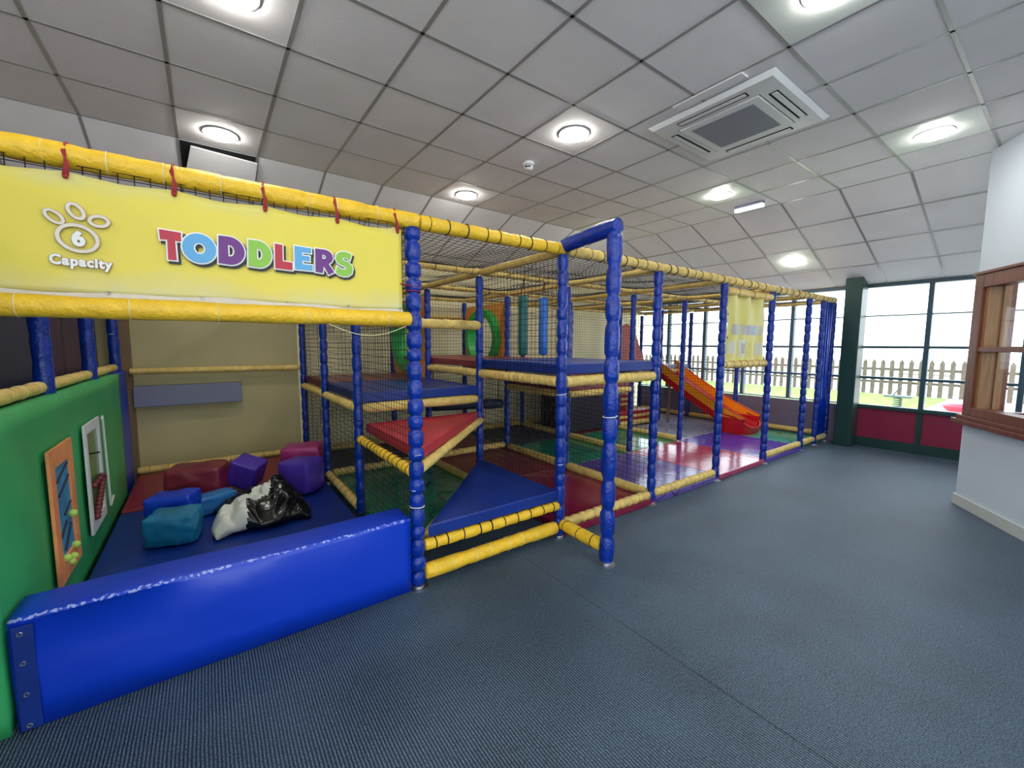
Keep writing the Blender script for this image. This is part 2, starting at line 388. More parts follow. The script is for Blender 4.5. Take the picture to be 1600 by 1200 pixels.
# window wall at x = XW
mull = [-4.6, -3.8, -3.0, -2.2, -1.4, -.55, .42, 1.30, 2.07, 2.98, 3.76, 4.54, 5.35, 6.12]
for i in range(len(mull)-1):
    y0, y1 = mull[i], mull[i+1]
    right = y1 <= 2.5
    fr = DGREEN if right else DFRAME
    m = MB(); xa, xb = XW-.03, XW+.05; t = .027
    m.box(xa, xb, y0-t, y0+t, .626, 2.46)
    m.box(xa+.002, xb, y0+t, y1-t, 2.41, 2.46); m.box(xa+.002, xb, y0+t, y1-t, .626, .645)
    for z in (1.06, 1.52): m.box(xa+.002, xb, y0+t, y1-t, z-.018, z+.018)
    m.box(xa+.004, xb, y0+t, y1-t, 1.985-.008, 1.985+.008)
    fo = struct(m.build('window_%d' % (i+1), DFRAME if not right else mat('frame_%d' % i, (42, 78, 92), .35)))
    g_ = MB().box(XW+.008, XW+.012, y0+t, y1-t, .64, 2.41).build('glass_pane', GLASS, fo)
    m = MB()
    if right:
        m.box(XW, XW+.05, y0, y1, .14, .60); p_ = struct(m.build('trim_%d' % (10+i), MAG))
        m = MB(); m.box(XW-.03, XW+.05, y0-.03, y0+.03, .14, .60); m.box(XW-.04, XW+.05, y0, y1, 0, .14); m.box(XW-.06, XW+.03, y0, y1, .595, .625)
        struct(m.build('trim_%d' % (30+i), DGREEN))
    else:
        m.box(XW-.02, XW+.05, y0, y1, 0, .61); struct(m.build('wall_window_%d' % (i+1), MAUVE))
struct(MB().box(XW-.30, XW-.02, 1.99, 2.20, 0, 2.55).build('trim_50', DGREEN, bevel=.01))   # column
struct(MB().box(XW-.03, XW+.1, -5, YB, 2.455, 2.62).build('wall_window', GREYW))

# kiosk (angled wall with a timber window)
c0 = Vector((5.86, .632, 0)); dv = Vector((-.83, -.5577, 0)).normalized(); nv = Vector((.5577, -.83, 0)).normalized()
KM = Matrix(((dv.x, nv.x, 0, c0.x), (dv.y, nv.y, 0, c0.y), (0, 0, 1, 0), (0, 0, 0, 1)))   # s along wall, t inward
def kbox(m, s0, s1, t0, t1, z0, z1): return m.box(s0, s1, t0, t1, z0, z1, KM)
LK = 3.4
m = MB(); kbox(m, 0, LK, 0, .12, 0, .80); kbox(m, 0, LK, 0, .12, 2.19, 3.40); kbox(m, 0, .05, 0, .12, .80, 2.19)
kbox(m, 2.4, LK, 0, .12, .80, 2.19)
struct(m.build('wall_right', GREYW))
# side wall of kiosk with its own glazing
m = MB(); kbox(m, 0, .12, .12, 3.9, 0, .85); kbox(m, 0, .12, .12, 3.9, 2.3, 3.4); struct(m.build('wall_kiosk_side', GREYW))
m = MB()
for k in range(7):
    t0 = .12+.62*k; kbox(m, .02, .11, t0, t0+.10, .85, 2.3)
kbox(m, .02, .11, .12, 3.9, 2.22, 2.3); kbox(m, .02, .11, .12, 3.9, .85, .93)
struct(m.build('window_50', WOOD))
m = MB(); kbox(m, 0, LK, 3.0, 3.1, 0, 3.4); 
struct(m.build('wall_kiosk_back', GREYW))
m = MB(); kbox(m, -.012, LK, -.018, 0, 0, .105); struct(m.build('baseboard_right', STRW, bevel=.004))
wf = MB()
kbox(wf, .02, .13, -.03, .10, .885, 2.19); kbox(wf, 2.3, 2.42, -.03, .10, .885, 2.19)
kbox(wf, .13, 2.3, -.028, .10, 2.07, 2.19); kbox(wf, .13, 2.3, -.028, .10, .885, .965); kbox(wf, .13, 2.3, -.022, .09, 1.485, 1.53)
kbox(wf, 1.2, 1.27, -.02, .09, .965, 2.07)
wfo = struct(wf.build('window_51', WOOD, bevel=.004))
m = MB(); kbox(m, .13, .19, .09, .14, .965, 2.07); kbox(m, .13, .17, -.005, .09, .965, 2.07); m.build('window_reveal', LWOOD, wfo)
m = MB(); kbox(m, .17, 2.3, .05, .055, .965, 2.07); m.build('glass_pane', GLASS, wfo)
m = MB(); kbox(m, -.05, 2.46, -.075, .14, .80, .845); kbox(m, -.03, 2.44, -.05, .13, .845, .885); struct(m.build('trim_60', WOOD, bevel=.006))
m = MB(); kbox(m, -.0, 2.46, -.045, .0, 2.19, 2.215); struct(m.build('trim_61', WOOD, bevel=.004))
m = MB(); kbox(m, .14, LK, .14, .55, .80, .86)
tag(m.build('kiosk_counter', WHITEP, bevel=.005), 'pale counter inside the kiosk behind the timber window', 'counter')
def kp(s, t, z): return KM @ Vector((s, t, z))
o = thing('cup', 'dark drinks cup with a white lid standing on the kiosk counter', 'cup', kp(.34, .33, .86))
m = MB().lathe(kp(.34, .33, .861), kp(.34, .33, .98), [(0, .033), (1, .042)], 16); m.build('cup_body', BLACK, o, smooth=True)
m = MB().lathe(kp(.34, .33, .98), kp(.34, .33, .995), [(0, .046), (.5, .046), (.6, .04), (1, .04)], 16); m.build('lid', WHITE, o)
# striped cushion
FABR, N, L, b = mat_nodes('striped_fabric', .9)
tc = N.new('ShaderNodeTexCoord'); sp = N.new('ShaderNodeSeparateXYZ'); L.new(tc.outputs['Generated'], sp.inputs[0])
k = vmath(N, L, 'GREATER_THAN', vmath(N, L, 'SINE', vmath(N, L, 'MULTIPLY', sp.outputs[2], 45)), .55)
mx = N.new('ShaderNodeMix'); mx.data_type = 'RGBA'; L.new(k, mx.inputs[0]); mx.inputs[6].default_value = srgb(92, 100, 84); mx.inputs[7].default_value = srgb(176, 180, 160); L.new(mx.outputs[2], b.inputs['Base Color'])
m = MB().sphere(kp(.68, .36, .935), .07, 20, (3.0, 1.7, 1.05)); tag(m.build('cushion', FABR, smooth=True), 'striped grey-green cushion lying behind the timber kiosk window', 'cushion')
o = thing('strip_light', 'white strip light under the kiosk ceiling seen through the timber window', 'light', kp(.9, 1.6, 2.7))
m = MB(); kbox(m, .35, .45, .5, 2.6, 2.30, 2.34); m.build('housing', WHITE, o)
m = MB(); kbox(m, .37, .43, .52, 2.58, 2.27, 2.298); m.build('tube', TUBELAMP, o)

# ================================================================== CEILING FITTINGS
def downlight(x, y, label, plate=False, slope=False):
    z = zceil(x, y)
    o = thing('downlight', label, 'ceiling light', (x, y, z), 'round ceiling downlights')
    rot = Matrix.Rotation(math.atan(SL), 4, 'Y') if slope else Matrix.Identity(4)
    MX = Matrix.Translation((x, y, z)) @ rot
    def lat(z0, z1, prof, name, mt):
        q = MB().lathe(MX @ Vector((0, 0, z0)), MX @ Vector((0, 0, z1)), prof, 36); return q.build(name, mt, o, smooth=False)
    lat(-.006, -.014, [(0, .128), (.6, .126), (1, .112)], 'trim_ring', WHITE)
    lat(-.0145, -.036, [(0, .112), (.5, .106), (.85, .085), (1, .05)], 'lens', LENS)
    if plate:
        MB().box(-.288, .288, -.288, .288, -.0055, -.0015, MX).build('mounting_plate', PLATE, o)
    return o
for x, y, lb, pl in [(.195, 2.6765, 'round downlight at the upper left, cut by the top edge of the photo', 0),
                     (.195, 4.4765, 'round downlight just in front of the slipped ceiling tile above the toddlers banner', 0),
                     (2.595, .8765, 'round downlight at the top right, cut by the top edge beyond the air conditioner', 1),
                     (2.595, 2.6765, 'bright round downlight between the smoke detector and the air conditioning cassette', 0),
                     (2.595, 4.4765, 'round downlight low over the yellow net roof, left of the smoke detector', 0),
                     (4.995, .8765, 'round downlight in a pale plate at the far right by the kiosk wall', 1),
                     (4.995, 2.6765, 'round downlight in a pale plate beside the small emergency fitting', 1),
                     (4.995, 4.4765, 'small distant round downlight just above the blue gate crossbar', 1)]:
    downlight(x, y, lb, pl)
downlight(7.214, 2.684, 'round downlight on the sloping ceiling above the windows', True, True)
for x, y, lb in [(.195, -.92, 'just behind the camera'), (2.595, -.92, 'behind the camera towards the kiosk'), (.195, -2.72, 'by the middle of the rear windows'), (2.595, -2.72, 'by the rear windows near the kiosk'), (4.995, -2.72, 'over the kiosk'), (.195, .8765, 'straight above the camera'), (-2.2, .88, 'left of the camera by the added side windows'), (-2.2, 2.68, 'left of the toddler pen behind the dark partition')]:
    downlight(x, y, 'round downlight '+lb)['group'] = 'round downlights behind the camera'

# air conditioning cassette
cx, cy = 3.5, 1.775; z = ZC
o = thing('air_conditioner', 'white square ceiling air conditioning cassette with four slots and grey grille', 'air conditioner', (cx, cy, z))
m = MB()
def fr(a, b_, z0, z1, z0b=None):
    m.box(cx-b_, cx+b_, cy-b_, cy-a, z0, z1); m.box(cx-b_, cx+b_, cy+a, cy+b_, z0, z1)
    m.box(cx-b_, cx-a, cy-a, cy+a, z0, z1); m.box(cx+a, cx+b_, cy-a, cy+a, z0, z1)
m.add([(cx+sx*r, cy+sy*r, zz) for r, zz in ((.475, z-.004), (.475, z-.010), (.45, z-.034), (.31, z-.038), (.31, z-.01)) for sx, sy in ((-1, -1), (1, -1), (1, 1), (-1, 1))],
      [(i*4+k, (i+1)*4+k, (i+1)*4+(k+1) % 4, i*4+(k+1) % 4)[::-1] for i in range(4) for k in range(4)])
m.build('casing', WHITE, o)
m = MB(); m.box(cx-.30, cx+.30, cy-.30, cy+.30, z-.046, z-.02); m.build('grille_frame', WHITE, o, bevel=.004)
m = MB(); m.box(cx-.235, cx+.235, cy-.235, cy+.235, z-.049, z-.0462)
m.build('grille', DGREY, o)
for k in range(4):
    Mk = Matrix.Translation((cx, cy, z)) @ Matrix.Rotation(k*PI/2, 4, 'Z')
    s_ = MB().box(-.26, .26, .345, .405, -.0385, -.030, Mk).build('slot', BLACK, o)
    MB().box(-.25, .25, .352, .388, -.042, -.0387, Mk @ Matrix.Translation((0, .01, 0))).build('flap', WHITE, s_)
struct(MB().box(2.90, 2.985, 1.45, 1.95, ZC-.012, ZC-.001).build('ceiling_lifted_tile', TILE))
struct(MB().box(2.888, 2.899, 1.60, 1.95, ZC-.003, ZC-.0005).build('ceiling_slit', BLACK))
# smoke detector
o = thing('smoke_detector', 'small white round smoke detector on the ceiling', 'smoke detector', (2.643, 3.349, ZC))
MB().lathe((2.643, 3.349, ZC-.002), (2.643, 3.349, ZC-.03), [(0, .055), (.7, .055), (1, .05)], 24).build('base', WHITE, o, smooth=False)
MB().lathe((2.643, 3.349, ZC-.034), (2.643, 3.349, ZC-.075), [(0, .04), (.2, .048), (.7, .042), (1, .02)], 24).build('cap', WHITE, o, smooth=True)
MB().lathe((2.643, 3.349, ZC-.030), (2.643, 3.349, ZC-.036), [(0, .036), (1, .036)], 24).build('vent', BLACK, o)
m = MB()
for th in (3.6, 4.2): m.box(-.011, .011, -.003, .003, -.058, -.046, Matrix.Translation((2.643+.046*math.cos(th), 3.349+.046*math.sin(th), ZC)) @ Matrix.Rotation(th+PI/2, 4, 'Z'))
m.build('sensor_window', BLACK, o)
# emergency light
o = thing('emergency_light', 'small oblong emergency light hanging under the ceiling near the slope', 'emergency light', (5.6, 2.62, ZC))
EM = Matrix.Translation((5.6, 2.62, ZC)) @ Matrix.Rotation(PI/2+.0, 4, 'Z')
MB().box(-.17, .17, -.03, .03, -.03, -.004, EM).build('housing', GREYP, o, bevel=.004)
MB().box(-.17, .17, -.035, .035, -.075, -.0305, EM).build('diffuser', emit('emergency_diffuser', (.85, .95, 1, 1), .85), o, bevel=.008)

# ================================================================== PLAY FRAME
PF = thing('play_frame', 'large soft play climbing frame of blue padded posts, yellow padded rails and black nets', 'play frame', (1.01, 2.37, 0))
XG = [1.01, 2.21, 3.41, 4.61, 5.81, 7.01, 8.02]; YG = [2.37, 3.57, 4.77, 5.97]
ZR = 2.245
def post(x, y, z0=.02, z1=2.22, r=.043, seg=.115, pinch=.2, tie=()):
    m = MB(); m.padded((x, y, z0), (x, y, z1), r, seg, pinch, .025, 16, .9)
    p = m.build('post', PBLUE, PF, smooth=True)
    MB().lathe((x, y, 0), (x, y, .02), [(0, .06), (.4, .06), (.5, .035), (1, .035)], 20).build('foot_plate', METAL, p)
    for z_, mt in tie:
        MB().ring((x, y, z_), (random.uniform(-.12, .12), .05, 1), r*.95, .003).build('tie', mt, p, smooth=True)
    return p
def rail(p0, p1, r=.04, seg=.11, pinch=.14, mt=None, ties=0, tm=None, tr=.004, end=.8, name='rail'):
    m = MB(); m.padded(p0, p1, r, seg, pinch, .02, 14, end); o = m.build(name, mt or PYELB, PF, smooth=True)
    p0 = Vector(p0); p1 = Vector(p1)
    for i in range(ties):
        t = (i+.5+random.uniform(-.15, .15))/ties
        MB().ring(p0.lerp(p1, t), (p1-p0)+Vector((random.uniform(-.15, .15), random.uniform(-.15, .15), 0)), r*.99, tr).build('tie', tm or CORD, o, smooth=True)
    return o
for j, y in enumerate(YG):
    for i, x in enumerate(XG):
        if j == 0:
            tie = ()
            if i == 0: tie = ((.53, WTIE), (.86, WTIE), (1.84, REDTIE), (.64, WTIE), (2.17, WTIE))
            if i == 1: tie = ((1.15, WTIE), (.6, WTIE), (.35, WTIE))
            if i == 6: continue
            post(x, y, .02, 2.215, .046 if i == 0 else .041, .10 if i == 0 else .13, .30 if i == 0 else .20, tie)
        elif i == 6 and j == 1: post(7.95, 3.78, .1, 2.2, .04, .13, .12)
        else: post(x, y, .08, 2.2, .038, .15, .16)
post(7.55, 2.37, .02, 2.215, .036, .12, .16); post(8.02, 2.37, .05, 2.215, .036, .12, .12)
# gate post standing forward with crossbar and low beam
post(2.19, 1.862, .02, 2.27, .051, .2, .24, ((.32, WTIE), (1.05, WTIE)))
def beam(p0, p1, r, mt, nm='crossbar', seg=.3): return rail(p0, p1, r, seg, .06, mt, name=nm, end=.95)
beam((2.21, 2.36, 2.27), (2.19, 1.83, 2.30), .052, PBLUE)
rail((2.205, 2.33, .12), (2.192, 1.91, .12), .048, .4, .05, PYEL, 3, CORD, .0035)
# roof rails
segs = list(zip(XG[:-1], XG[1:]))
for j, y in enumerate(YG):
    for i, (a, b_) in enumerate(segs):
        front = j == 0
        rail((a+(.04 if front and i else .04), y, ZR), (b_-.0, y, ZR), .043 if front else .036, .155 if front and i < 1 else (.10 if front else .16), .10 if front and i < 1 else .16,
             PYEL if front and i < 1 else PYELB, 9 if front and i < 1 else (8 if front and i < 3 else 6), CORD, .004 if front else .003, .95)
for i, x in enumerate(XG):
    for j, (a, b_) in enumerate(zip(YG[:-1], YG[1:])):
        rail((x, a+.04, ZR-.01), (x, b_-.04, ZR-.01), .036, .35, .04, PYELB, 0)
# toddler pen rails
rail((-2.1, 2.37, ZR), (1.05, 2.37, ZR), .045, .16, .05, PYEL, 18, CREAM, .0022, .95)
rail((-2.1, 2.27, 1.655), (.95, 2.27, 1.672), .043, .42, .05, PYEL, 9, CREAM, .002, .9)
m = MB().path([(.50+.40*t/12, 2.225, 1.63-.055*math.sin(PI*t/12)) for t in range(13)], .002); m.build('string', CREAM, PF)
for y in (3.57, 4.77, 5.97): post(-.77, y, .02, 2.2, .044, .2, .07, ((1.62, WTIE),) if y > 5 else ())
for a, b_ in ((2.42, 3.52), (3.62, 4.72), (4.82, 5.93)): rail((-.78, a, 1.275), (-.78, b_, 1.275), .036, .2, .08, PYELB, 5, CREAM, .0022)
rail((-.68, 6.05, 1.225), (.98, 6.05, 1.225), .036, .3, .06, PYELB, 7, CREAM, .0022)
rail((-.68, 6.05, .125), (.98, 6.05, .125), .040, .3, .05, PYELB, 9, CORD, .0025)
rail((1.01, 3.62, .13), (1.01, 4.72, .13), .042, .4, .04, PYELB, 8, CORD, .003)
rail((1.01, 4.82, .13), (1.01, 5.93, .13), .042, .4, .04, PYELB, 8, CORD, .003)
# low rails
def row(y, z, lst, **k):
    for i in lst: rail((XG[i]+.045, y, z), (XG[i+1]-.045, y, z), **k)
def colr(x, z, lst, **k):
    for j in lst: rail((x, YG[j]+.045, z), (x, YG[j+1]-.045, z), **k)
rail((1.05, 2.36, .095), (2.16, 2.36, .095), .048, .25, .05, PYEL, 8, CREAM, .0025, .95)
rail((1.05, 2.37, .265), (2.19, 2.37, .265), .038, .13, .12, PYEL, 10, CORD, .0045)
row(2.37, .10, (1, 2), r=.042, seg=.085, pinch=.3)
rail((5.855, 2.37, .10), (6.965, 2.37, .10), .04, .085, .25); rail((7.055, 2.37, .10), (7.51, 2.37, .10), .04, .085, .2); rail((7.59, 2.37, .10), (8.0, 2.37, .10), .04, .1, .2, ties=3, tm=WTIE)
row(5.97, .12, range(6), r=.04, seg=.08, pinch=.2)
row(4.77, .12, (0, 1), r=.042, seg=.07, pinch=.2)
colr(3.41, .10, (0, 1), r=.045, seg=.5, pinch=.03); colr(4.61, .10, (1, 2), r=.045, seg=.3, pinch=.06)
colr(5.81, .10, (1, 2), r=.045, seg=.3, pinch=.06); colr(8.02, .12, (0, 1, 2), r=.042, seg=.3, pinch=.06)
colr(2.21, .10, (1, 2), r=.04, seg=.12, pinch=.12); row(4.77, .12, (4,), r=.042, seg=.2, pinch=.1)
# deck rails: (x0,x1,y0,y1,z)
def deckrails(i, j, z, r=.04, sides='fblr', seg=.1, mt=None):
    x0, x1, y0, y1 = XG[i], XG[i+1], YG[j], YG[j+1]
    k = dict(r=r, seg=seg, pinch=.16, mt=mt)
    if 'f' in sides: rail((x0+.03, y0, z), (x1-.03, y0, z), **k)
    if 'b' in sides: rail((x0+.03, y1, z), (x1-.03, y1, z), **k)
    if 'l' in sides: rail((x0, y0+.03, z), (x0, y1-.03, z), **k)
    if 'r' in sides: rail((x1, y0+.03, z), (x1, y1-.03, z), **k)
deckrails(0, 1, .99, .044, 'f', .5); deckrails(0, 1, .99, .04, 'l'); deckrails(0, 2, .99, .04, 'lr')
deckrails(1, 0, 1.245, .045, 'f', .07); deckrails(1, 0, 1.245, .042, 'l', .07); deckrails(1, 1, 1.245, .042, 'lr', .5); deckrails(1, 0, 1.245, .04, 'r')
deckrails(2, 1, .945, .042, 'fl', .07); deckrails(3, 2, 1.0, .04, 'f'); deckrails(4, 2, 1.0, .04, 'f'); deckrails(5, 2, 1.03, .042, 'fl', .08)
rail((1.05, 3.57, 1.72), (2.21, 3.57, 1.72), .046, .14, .1)
rail((1.05, 5.97, 1.95), (2.17, 5.97, 1.95), .036, .14, .1); rail((2.25, 5.97, 1.95), (3.37, 5.97, 1.95), .036, .14, .1)
rail((4.655, 2.40, 1.315), (5.77, 2.40, 1.315), .046, .15, .14, PYELB, 7, CORD, .004)
rail((4.655, 2.37, 2.135), (5.77, 2.37, 2.135), .044, .3, .1, PYELB, 3, CORD, .003)
# triangle edge rails
rail((1.01, 3.53, .735), (1.01, 2.42, .735), .036, .09, .15, PYEL, 14, CORD, .003)
rail((1.05, 2.42, .745), (2.20, 3.53, .775), .034, .28, .06, PYELB)
rail((1.10, 2.46, .27), (2.16, 3.50, .27), .036, .3, .06, PYELB)

# nets
def net(o3, u, v, name='net', sag=.012, cell=.05, r=.0021, skew=0):
    o3, u, v = Vector(o3), Vector(u), Vector(v); nrm = u.cross(v).normalized(); m = MB()
    nu, nv = max(2, round(u.length/cell)), max(2, round(v.length/cell)); K = 6; seed = random.random()*50
    def P(a, b_):
        s_ = 4*math.sqrt(max(0, a*(1-a)*b_*(1-b_)))/2
        q = o3+u*a+v*b_; d = noise.noise(q*2.3+Vector((seed, 0, 0)))
        return q+nrm*(sag*2.2*s_*(d+.4))+Vector((0, 0, -sag*1.6*s_*(1+d*.8))) if abs(nrm.z) < .5 else q+Vector((0, 0, -sag*3.2*s_*(1.2+d)))
    def strand(pts):
        d = (pts[-1]-pts[0]).normalized(); e = nrm; h = d.cross(e).normalized()
        tri = [e*r, (-e*.5+h*.87)*r, (-e*.5-h*.87)*r]; vs = [p+t for p in pts for t in tri]
        fs = [(3*i+k, 3*i+(k+1) % 3, 3*i+3+(k+1) % 3, 3*i+3+k) for i in range(len(pts)-1) for k in range(3)]
        m.add(vs, fs)
    for i in range(nu+1): strand([P(i/nu, t/K) for t in range(K+1)])
    for i in range(nv+1): strand([P(t/K, i/nv) for t in range(K+1)])
    return m.build(name, NET, PF)
for a, b_, z0 in ((2.39, 3.55, .1), (3.59, 4.75, .15), (4.79, 5.95, .15)): net((1.01, a, z0), (0, b_-a, 0), (0, 0, 2.2-z0))
net((2.21, 2.39, .12), (0, 1.16, 0), (0, 0, 2.08))
for a, b_ in segs: net((a+.03, 5.93, .14), (b_-a-.06, 0, 0), (0, 0, 2.06))
net((3.41, 2.41, .14), (0, 1.12, 0), (0, 0, 1.08))
net((7.01, 3.60, .16), (0, 1.14, 0), (0, 0, 2.04))
net((5.81, 3.60, 1.0), (0, 1.14, 0), (0, 0, 1.2))
for i in (2, 3): net((XG[i]+.03, 4.77, .16), (1.14, 0, 0), (0, 0, .78))
for i, (a, b_) in enumerate(segs):
    for j, (c, d) in enumerate(zip(YG[:-1], YG[1:])):
        net((a+.03, c+.03, ZR+.015), (b_-a-.06, 0, 0), (0, d-c-.06, 0), sag=.02)
# extra tied net strip at the front edge of the pen roof
net((-1.2, 2.345, 2.165), (2.15, 0, 0), (0, 0, .045), sag=.003)

# blue strip of hanging vinyl at the far end of the frame
m = MB(); n = 14
for i in range(n+1):
    x = 7.60+.37*i/n; yy = 2.37-.012*math.sin(i*1.7)
    for z_ in (.14, .8, 1.5, 2.2): m.v.append((x, yy+.006*math.sin(z_*5+i), z_))
for i in range(n):
    for k in range(3): m.f.append((i*4+k, (i+1)*4+k, (i+1)*4+k+1, i*4+k+1)); m.m.append(0)
cu = m.build('vinyl_curtain', VBLUE, PF, smooth=True); sd = cu.modifiers.new('t', 'SOLIDIFY'); sd.thickness = .006

# orange crawl-hole boards with green rings
def hole_board(x, yc):
    m = MB(); n = 32; Rr = .40; vs = []; hw, z0, z1, zc = .56, 1.14, 2.18, 1.62
    for i in range(n):
        th = 2*PI*i/n; c_, s_ = math.cos(th), math.sin(th); k = min(hw/abs(c_) if abs(c_) > 1e-6 else 9, (.5)/abs(s_) if abs(s_) > 1e-6 else 9)
        vs.append((c_*Rr, s_*Rr)); vs.append((c_*k, s_*k))
    V = [(x+t, yc+a, zc+b_) for t in (-.008, .008) for a, b_ in vs]; N2 = 2*n; fs = []
    for i in range(n):
        a, b_, c_, d = 2*i, 2*i+1, (2*i+3) % N2, (2*i+2) % N2
        fs += [(a, b_, c_, d), (N2+a, N2+d, N2+c_, N2+b_), (a, d, N2+d, N2+a), (b_, N2+b_, N2+c_, c_)]
    m.add(V, fs); o = m.build('crawl_board', ORNP, PF)
    m = MB(); m.lathe((x-.09, yc, zc), (x+.09, yc, zc), [(0, .34), (0, .43), (.08, .445), (.92, .445), (1, .43), (1, .34), (0, .34)], 36, 0, False); m.build('crawl_ring', TUBEG, o, smooth=False)
hole_board(2.21, 5.37); hole_board(3.41, 5.37)
# terracotta bell-shaped board behind the deck
pts = [(5.34, 1.12), (6.62, 1.12), (6.55, 1.26), (6.42, 1.50), (6.30, 1.72), (6.18, 1.86), (6.05, 1.91), (5.93, 1.88), (5.84, 1.80), (5.74, 1.62), (5.62, 1.42), (5.45, 1.22)]
MX = Matrix(((1, 0, 0, 0), (0, 0, 1, 4.82), (0, 1, 0, 0), (0, 0, 0, 1)))
MB().prism(pts, -.012, .012, MX).build('bell_board', TERR, PF)

# ------------------------------------------------------------------ decks and mats
def pad(x0, x1, y0, y1, z0, z1, mt, label, name='foam_mat', grp=None, bevel=.012, cat='mat'):
    return tag(MB().box(x0, x1, y0, y1, z0, z1).build(name, mt, bevel=bevel), label, cat, grp)
e = .004
G1 = 'padded deck mats of the climbing frame'
pad(1.03, 2.19, 3.55, 4.765, 1.035, 1.12, VBLUED, 'blue padded deck mat on the low platform left of the entrance bay', 'deck_mat', G1)
pad(1.03, 2.19, 4.775, 5.92, 1.035, 1.12, VRBR, 'brown-red deck mat at the back of the low platform on the left', 'deck_mat', G1)
pad(2.23, 3.40, 2.36, 3.565, 1.30, 1.385, VBLUED, 'blue padded deck mat of the upper platform right behind the gate post', 'deck_mat', G1)
pad(2.23, 3.40, 3.575, 4.765, 1.30, 1.37, VMAR, 'maroon deck mat of the upper platform behind the blue one', 'deck_mat', G1)
pad(2.23, 3.38, 4.775, 5.92, 1.30, 1.37, VRBR, 'brown-red deck mat between the two crawl holes at the back wall', 'deck_mat', G1)
pad(3.43, 4.59, 3.56, 4.765, .985, 1.075, VMAR, 'maroon padded deck mat one step below the upper blue platform', 'deck_mat', G1)
pad(3.43, 4.60, 4.775, 5.92, 1.04, 1.12, VNAVY, 'dark blue deck mat at the back of the frame', 'deck_mat', G1)
pad(4.63, 5.80, 4.76, 5.92, 1.045, 1.13, VRBR, 'brown-red deck mat beneath the left half of the bell-shaped board', 'deck_mat', G1)
pad(5.82, 7.00, 4.76, 5.92, 1.045, 1.13, VNAVY, 'dark deck mat beneath the right half of the bell-shaped board', 'deck_mat', G1)
pad(7.03, 8.00, 4.76, 5.92, 1.075, 1.16, MAUVE, 'grey-mauve deck mat at the top of the slide', 'deck_mat', G1)
def tri(name, pts, z0, z1, mt, label):
    return tag(MB().prism(pts, z0, z1).build(name, mt, bevel=.012), label, 'mat')
tri('triangle_deck', [(1.06, 2.44), (2.17, 3.53), (1.06, 3.53)], .785, .865, VRED, 'red triangular deck pad between the entrance posts at chest height of a toddler')
tri('triangle_deck', [(1.07, 2.35), (2.17, 2.35), (2.17, 3.50)], .31, .395, VBLUED, 'dark blue triangular step pad low in the entrance bay')
G2 = 'floor mats inside the climbing frame'
fm = [(0, 0, MGRN, 'green floor mat under the triangular steps of the entrance bay'), (0, 1, MGRN, 'green floor mat under the low blue platform'), (0, 2, VNAVY, 'dark navy floor mat in the back left corner of the frame'),
      (1, 0, MMAG, 'plain magenta floor mat behind the gate post'), (1, 1, VMAR, 'dark red floor mat under the upper platform'), (1, 2, VRBR, 'brown-red floor mat beneath the two crawl holes'),
      (2, 0, MPUR, 'purple-grey printed floor mat right of the plain magenta one'), (2, 1, MGRN, 'green printed floor mat under the maroon middle platform'), (2, 2, VNAVY, 'dark blue floor mat by the back wall behind the green ones'),
      (3, 0, MPINK, 'pink floor mat with outline drawings at the open entrance'), (3, 1, MGRN, 'green printed floor mat behind the pink one with drawings'), (3, 2, VRBR, 'brown-red floor mat under the bell-shaped board'),
      (4, 0, MPUR2, 'plain purple floor mat in front of the slide'), (4, 1, MLIL, 'lilac-grey printed floor mat left of the slide'), (4, 2, VNAVY, 'dark floor mat below the steps beside the slide')]
for i, j, mt, lb in fm:
    pad(XG[i]+(.05 if j else .05), XG[i+1]+(.045 if i or j else -.05), YG[j]-(.03 if j == 0 and i > 0 else (-.62 if j == 0 else -.05)), YG[j+1]-.0+.045, 0.002, .065 if j == 0 or i > 0 else .07, mt, lb, 'floor_mat', G2, .01)
pad(XG[5]+.05, 7.97, 2.42, 3.52, .002, .065, MTEAL, 'sea-green floor mat at the foot of the slide by the windows', 'floor_mat', G2, .01)
pad(XG[5]+.05, 7.97, 3.53, 5.9, .002, .065, MLIL, 'pale lilac floor mat below the slide chute', 'floor_mat', G2, .01)
# toddler pen floor
pad(-.66, .955, 2.64, 4.74, .002, .08, VBLUED, 'dark blue floor mat of the toddler pen', 'floor_mat', None)
pad(-.66, .955, 4.75, 6.0, .002, .09, mat('vinyl_crimson', (138, 22, 50), .4, .15, 10, .12, 4), 'red floor mat at the back of the toddler pen', 'floor_mat', None)

# ------------------------------------------------------------------ slide
o = thing('slide', 'red plastic slide with orange side walls beside the windows', 'slide', (7.33, 3.2, .065))
def zs(y):
    t = (4.86-y)/(4.86-3.2)
    return 1.06-.95*t**.92+ .10*max(0, t-.75)/.25*t if t > 0 else 1.06
ys = [4.86-(4.86-3.2)*k/18 for k in range(19)]
xl, xr = 7.06, 7.62
m = MB()
def strip(mb, prof):     # prof(y)-> list of (x,z); builds ruled strip
    rows = [prof(y) for y in ys]; n = len(rows[0]); vs = [(x, y, z_) for y, r_ in zip(ys, rows) for x, z_ in r_]
    fs = [(i*n+k, i*n+(k+1) % n, (i+1)*n+(k+1) % n, (i+1)*n+k) for i in range(len(ys)-1) for k in range(n)]
    fs += [tuple(range(n))[::-1], tuple((len(ys)-1)*n+k for k in range(n))]
    mb.add(vs, fs)
def t_(y): return (4.86-y)/(4.86-3.2)
strip(m, lambda y: [(xl, zs(y)-.10), (xr, zs(y)-.10), (xr, zs(y)+.03), (xr-.03, zs(y)+.03), (xr-.07, zs(y)-.05), (xl+.07, zs(y)-.05), (xl+.03, zs(y)+.03), (xl, zs(y)+.03)])
bed = m.build('slide_bed', SRED, o, smooth=False)
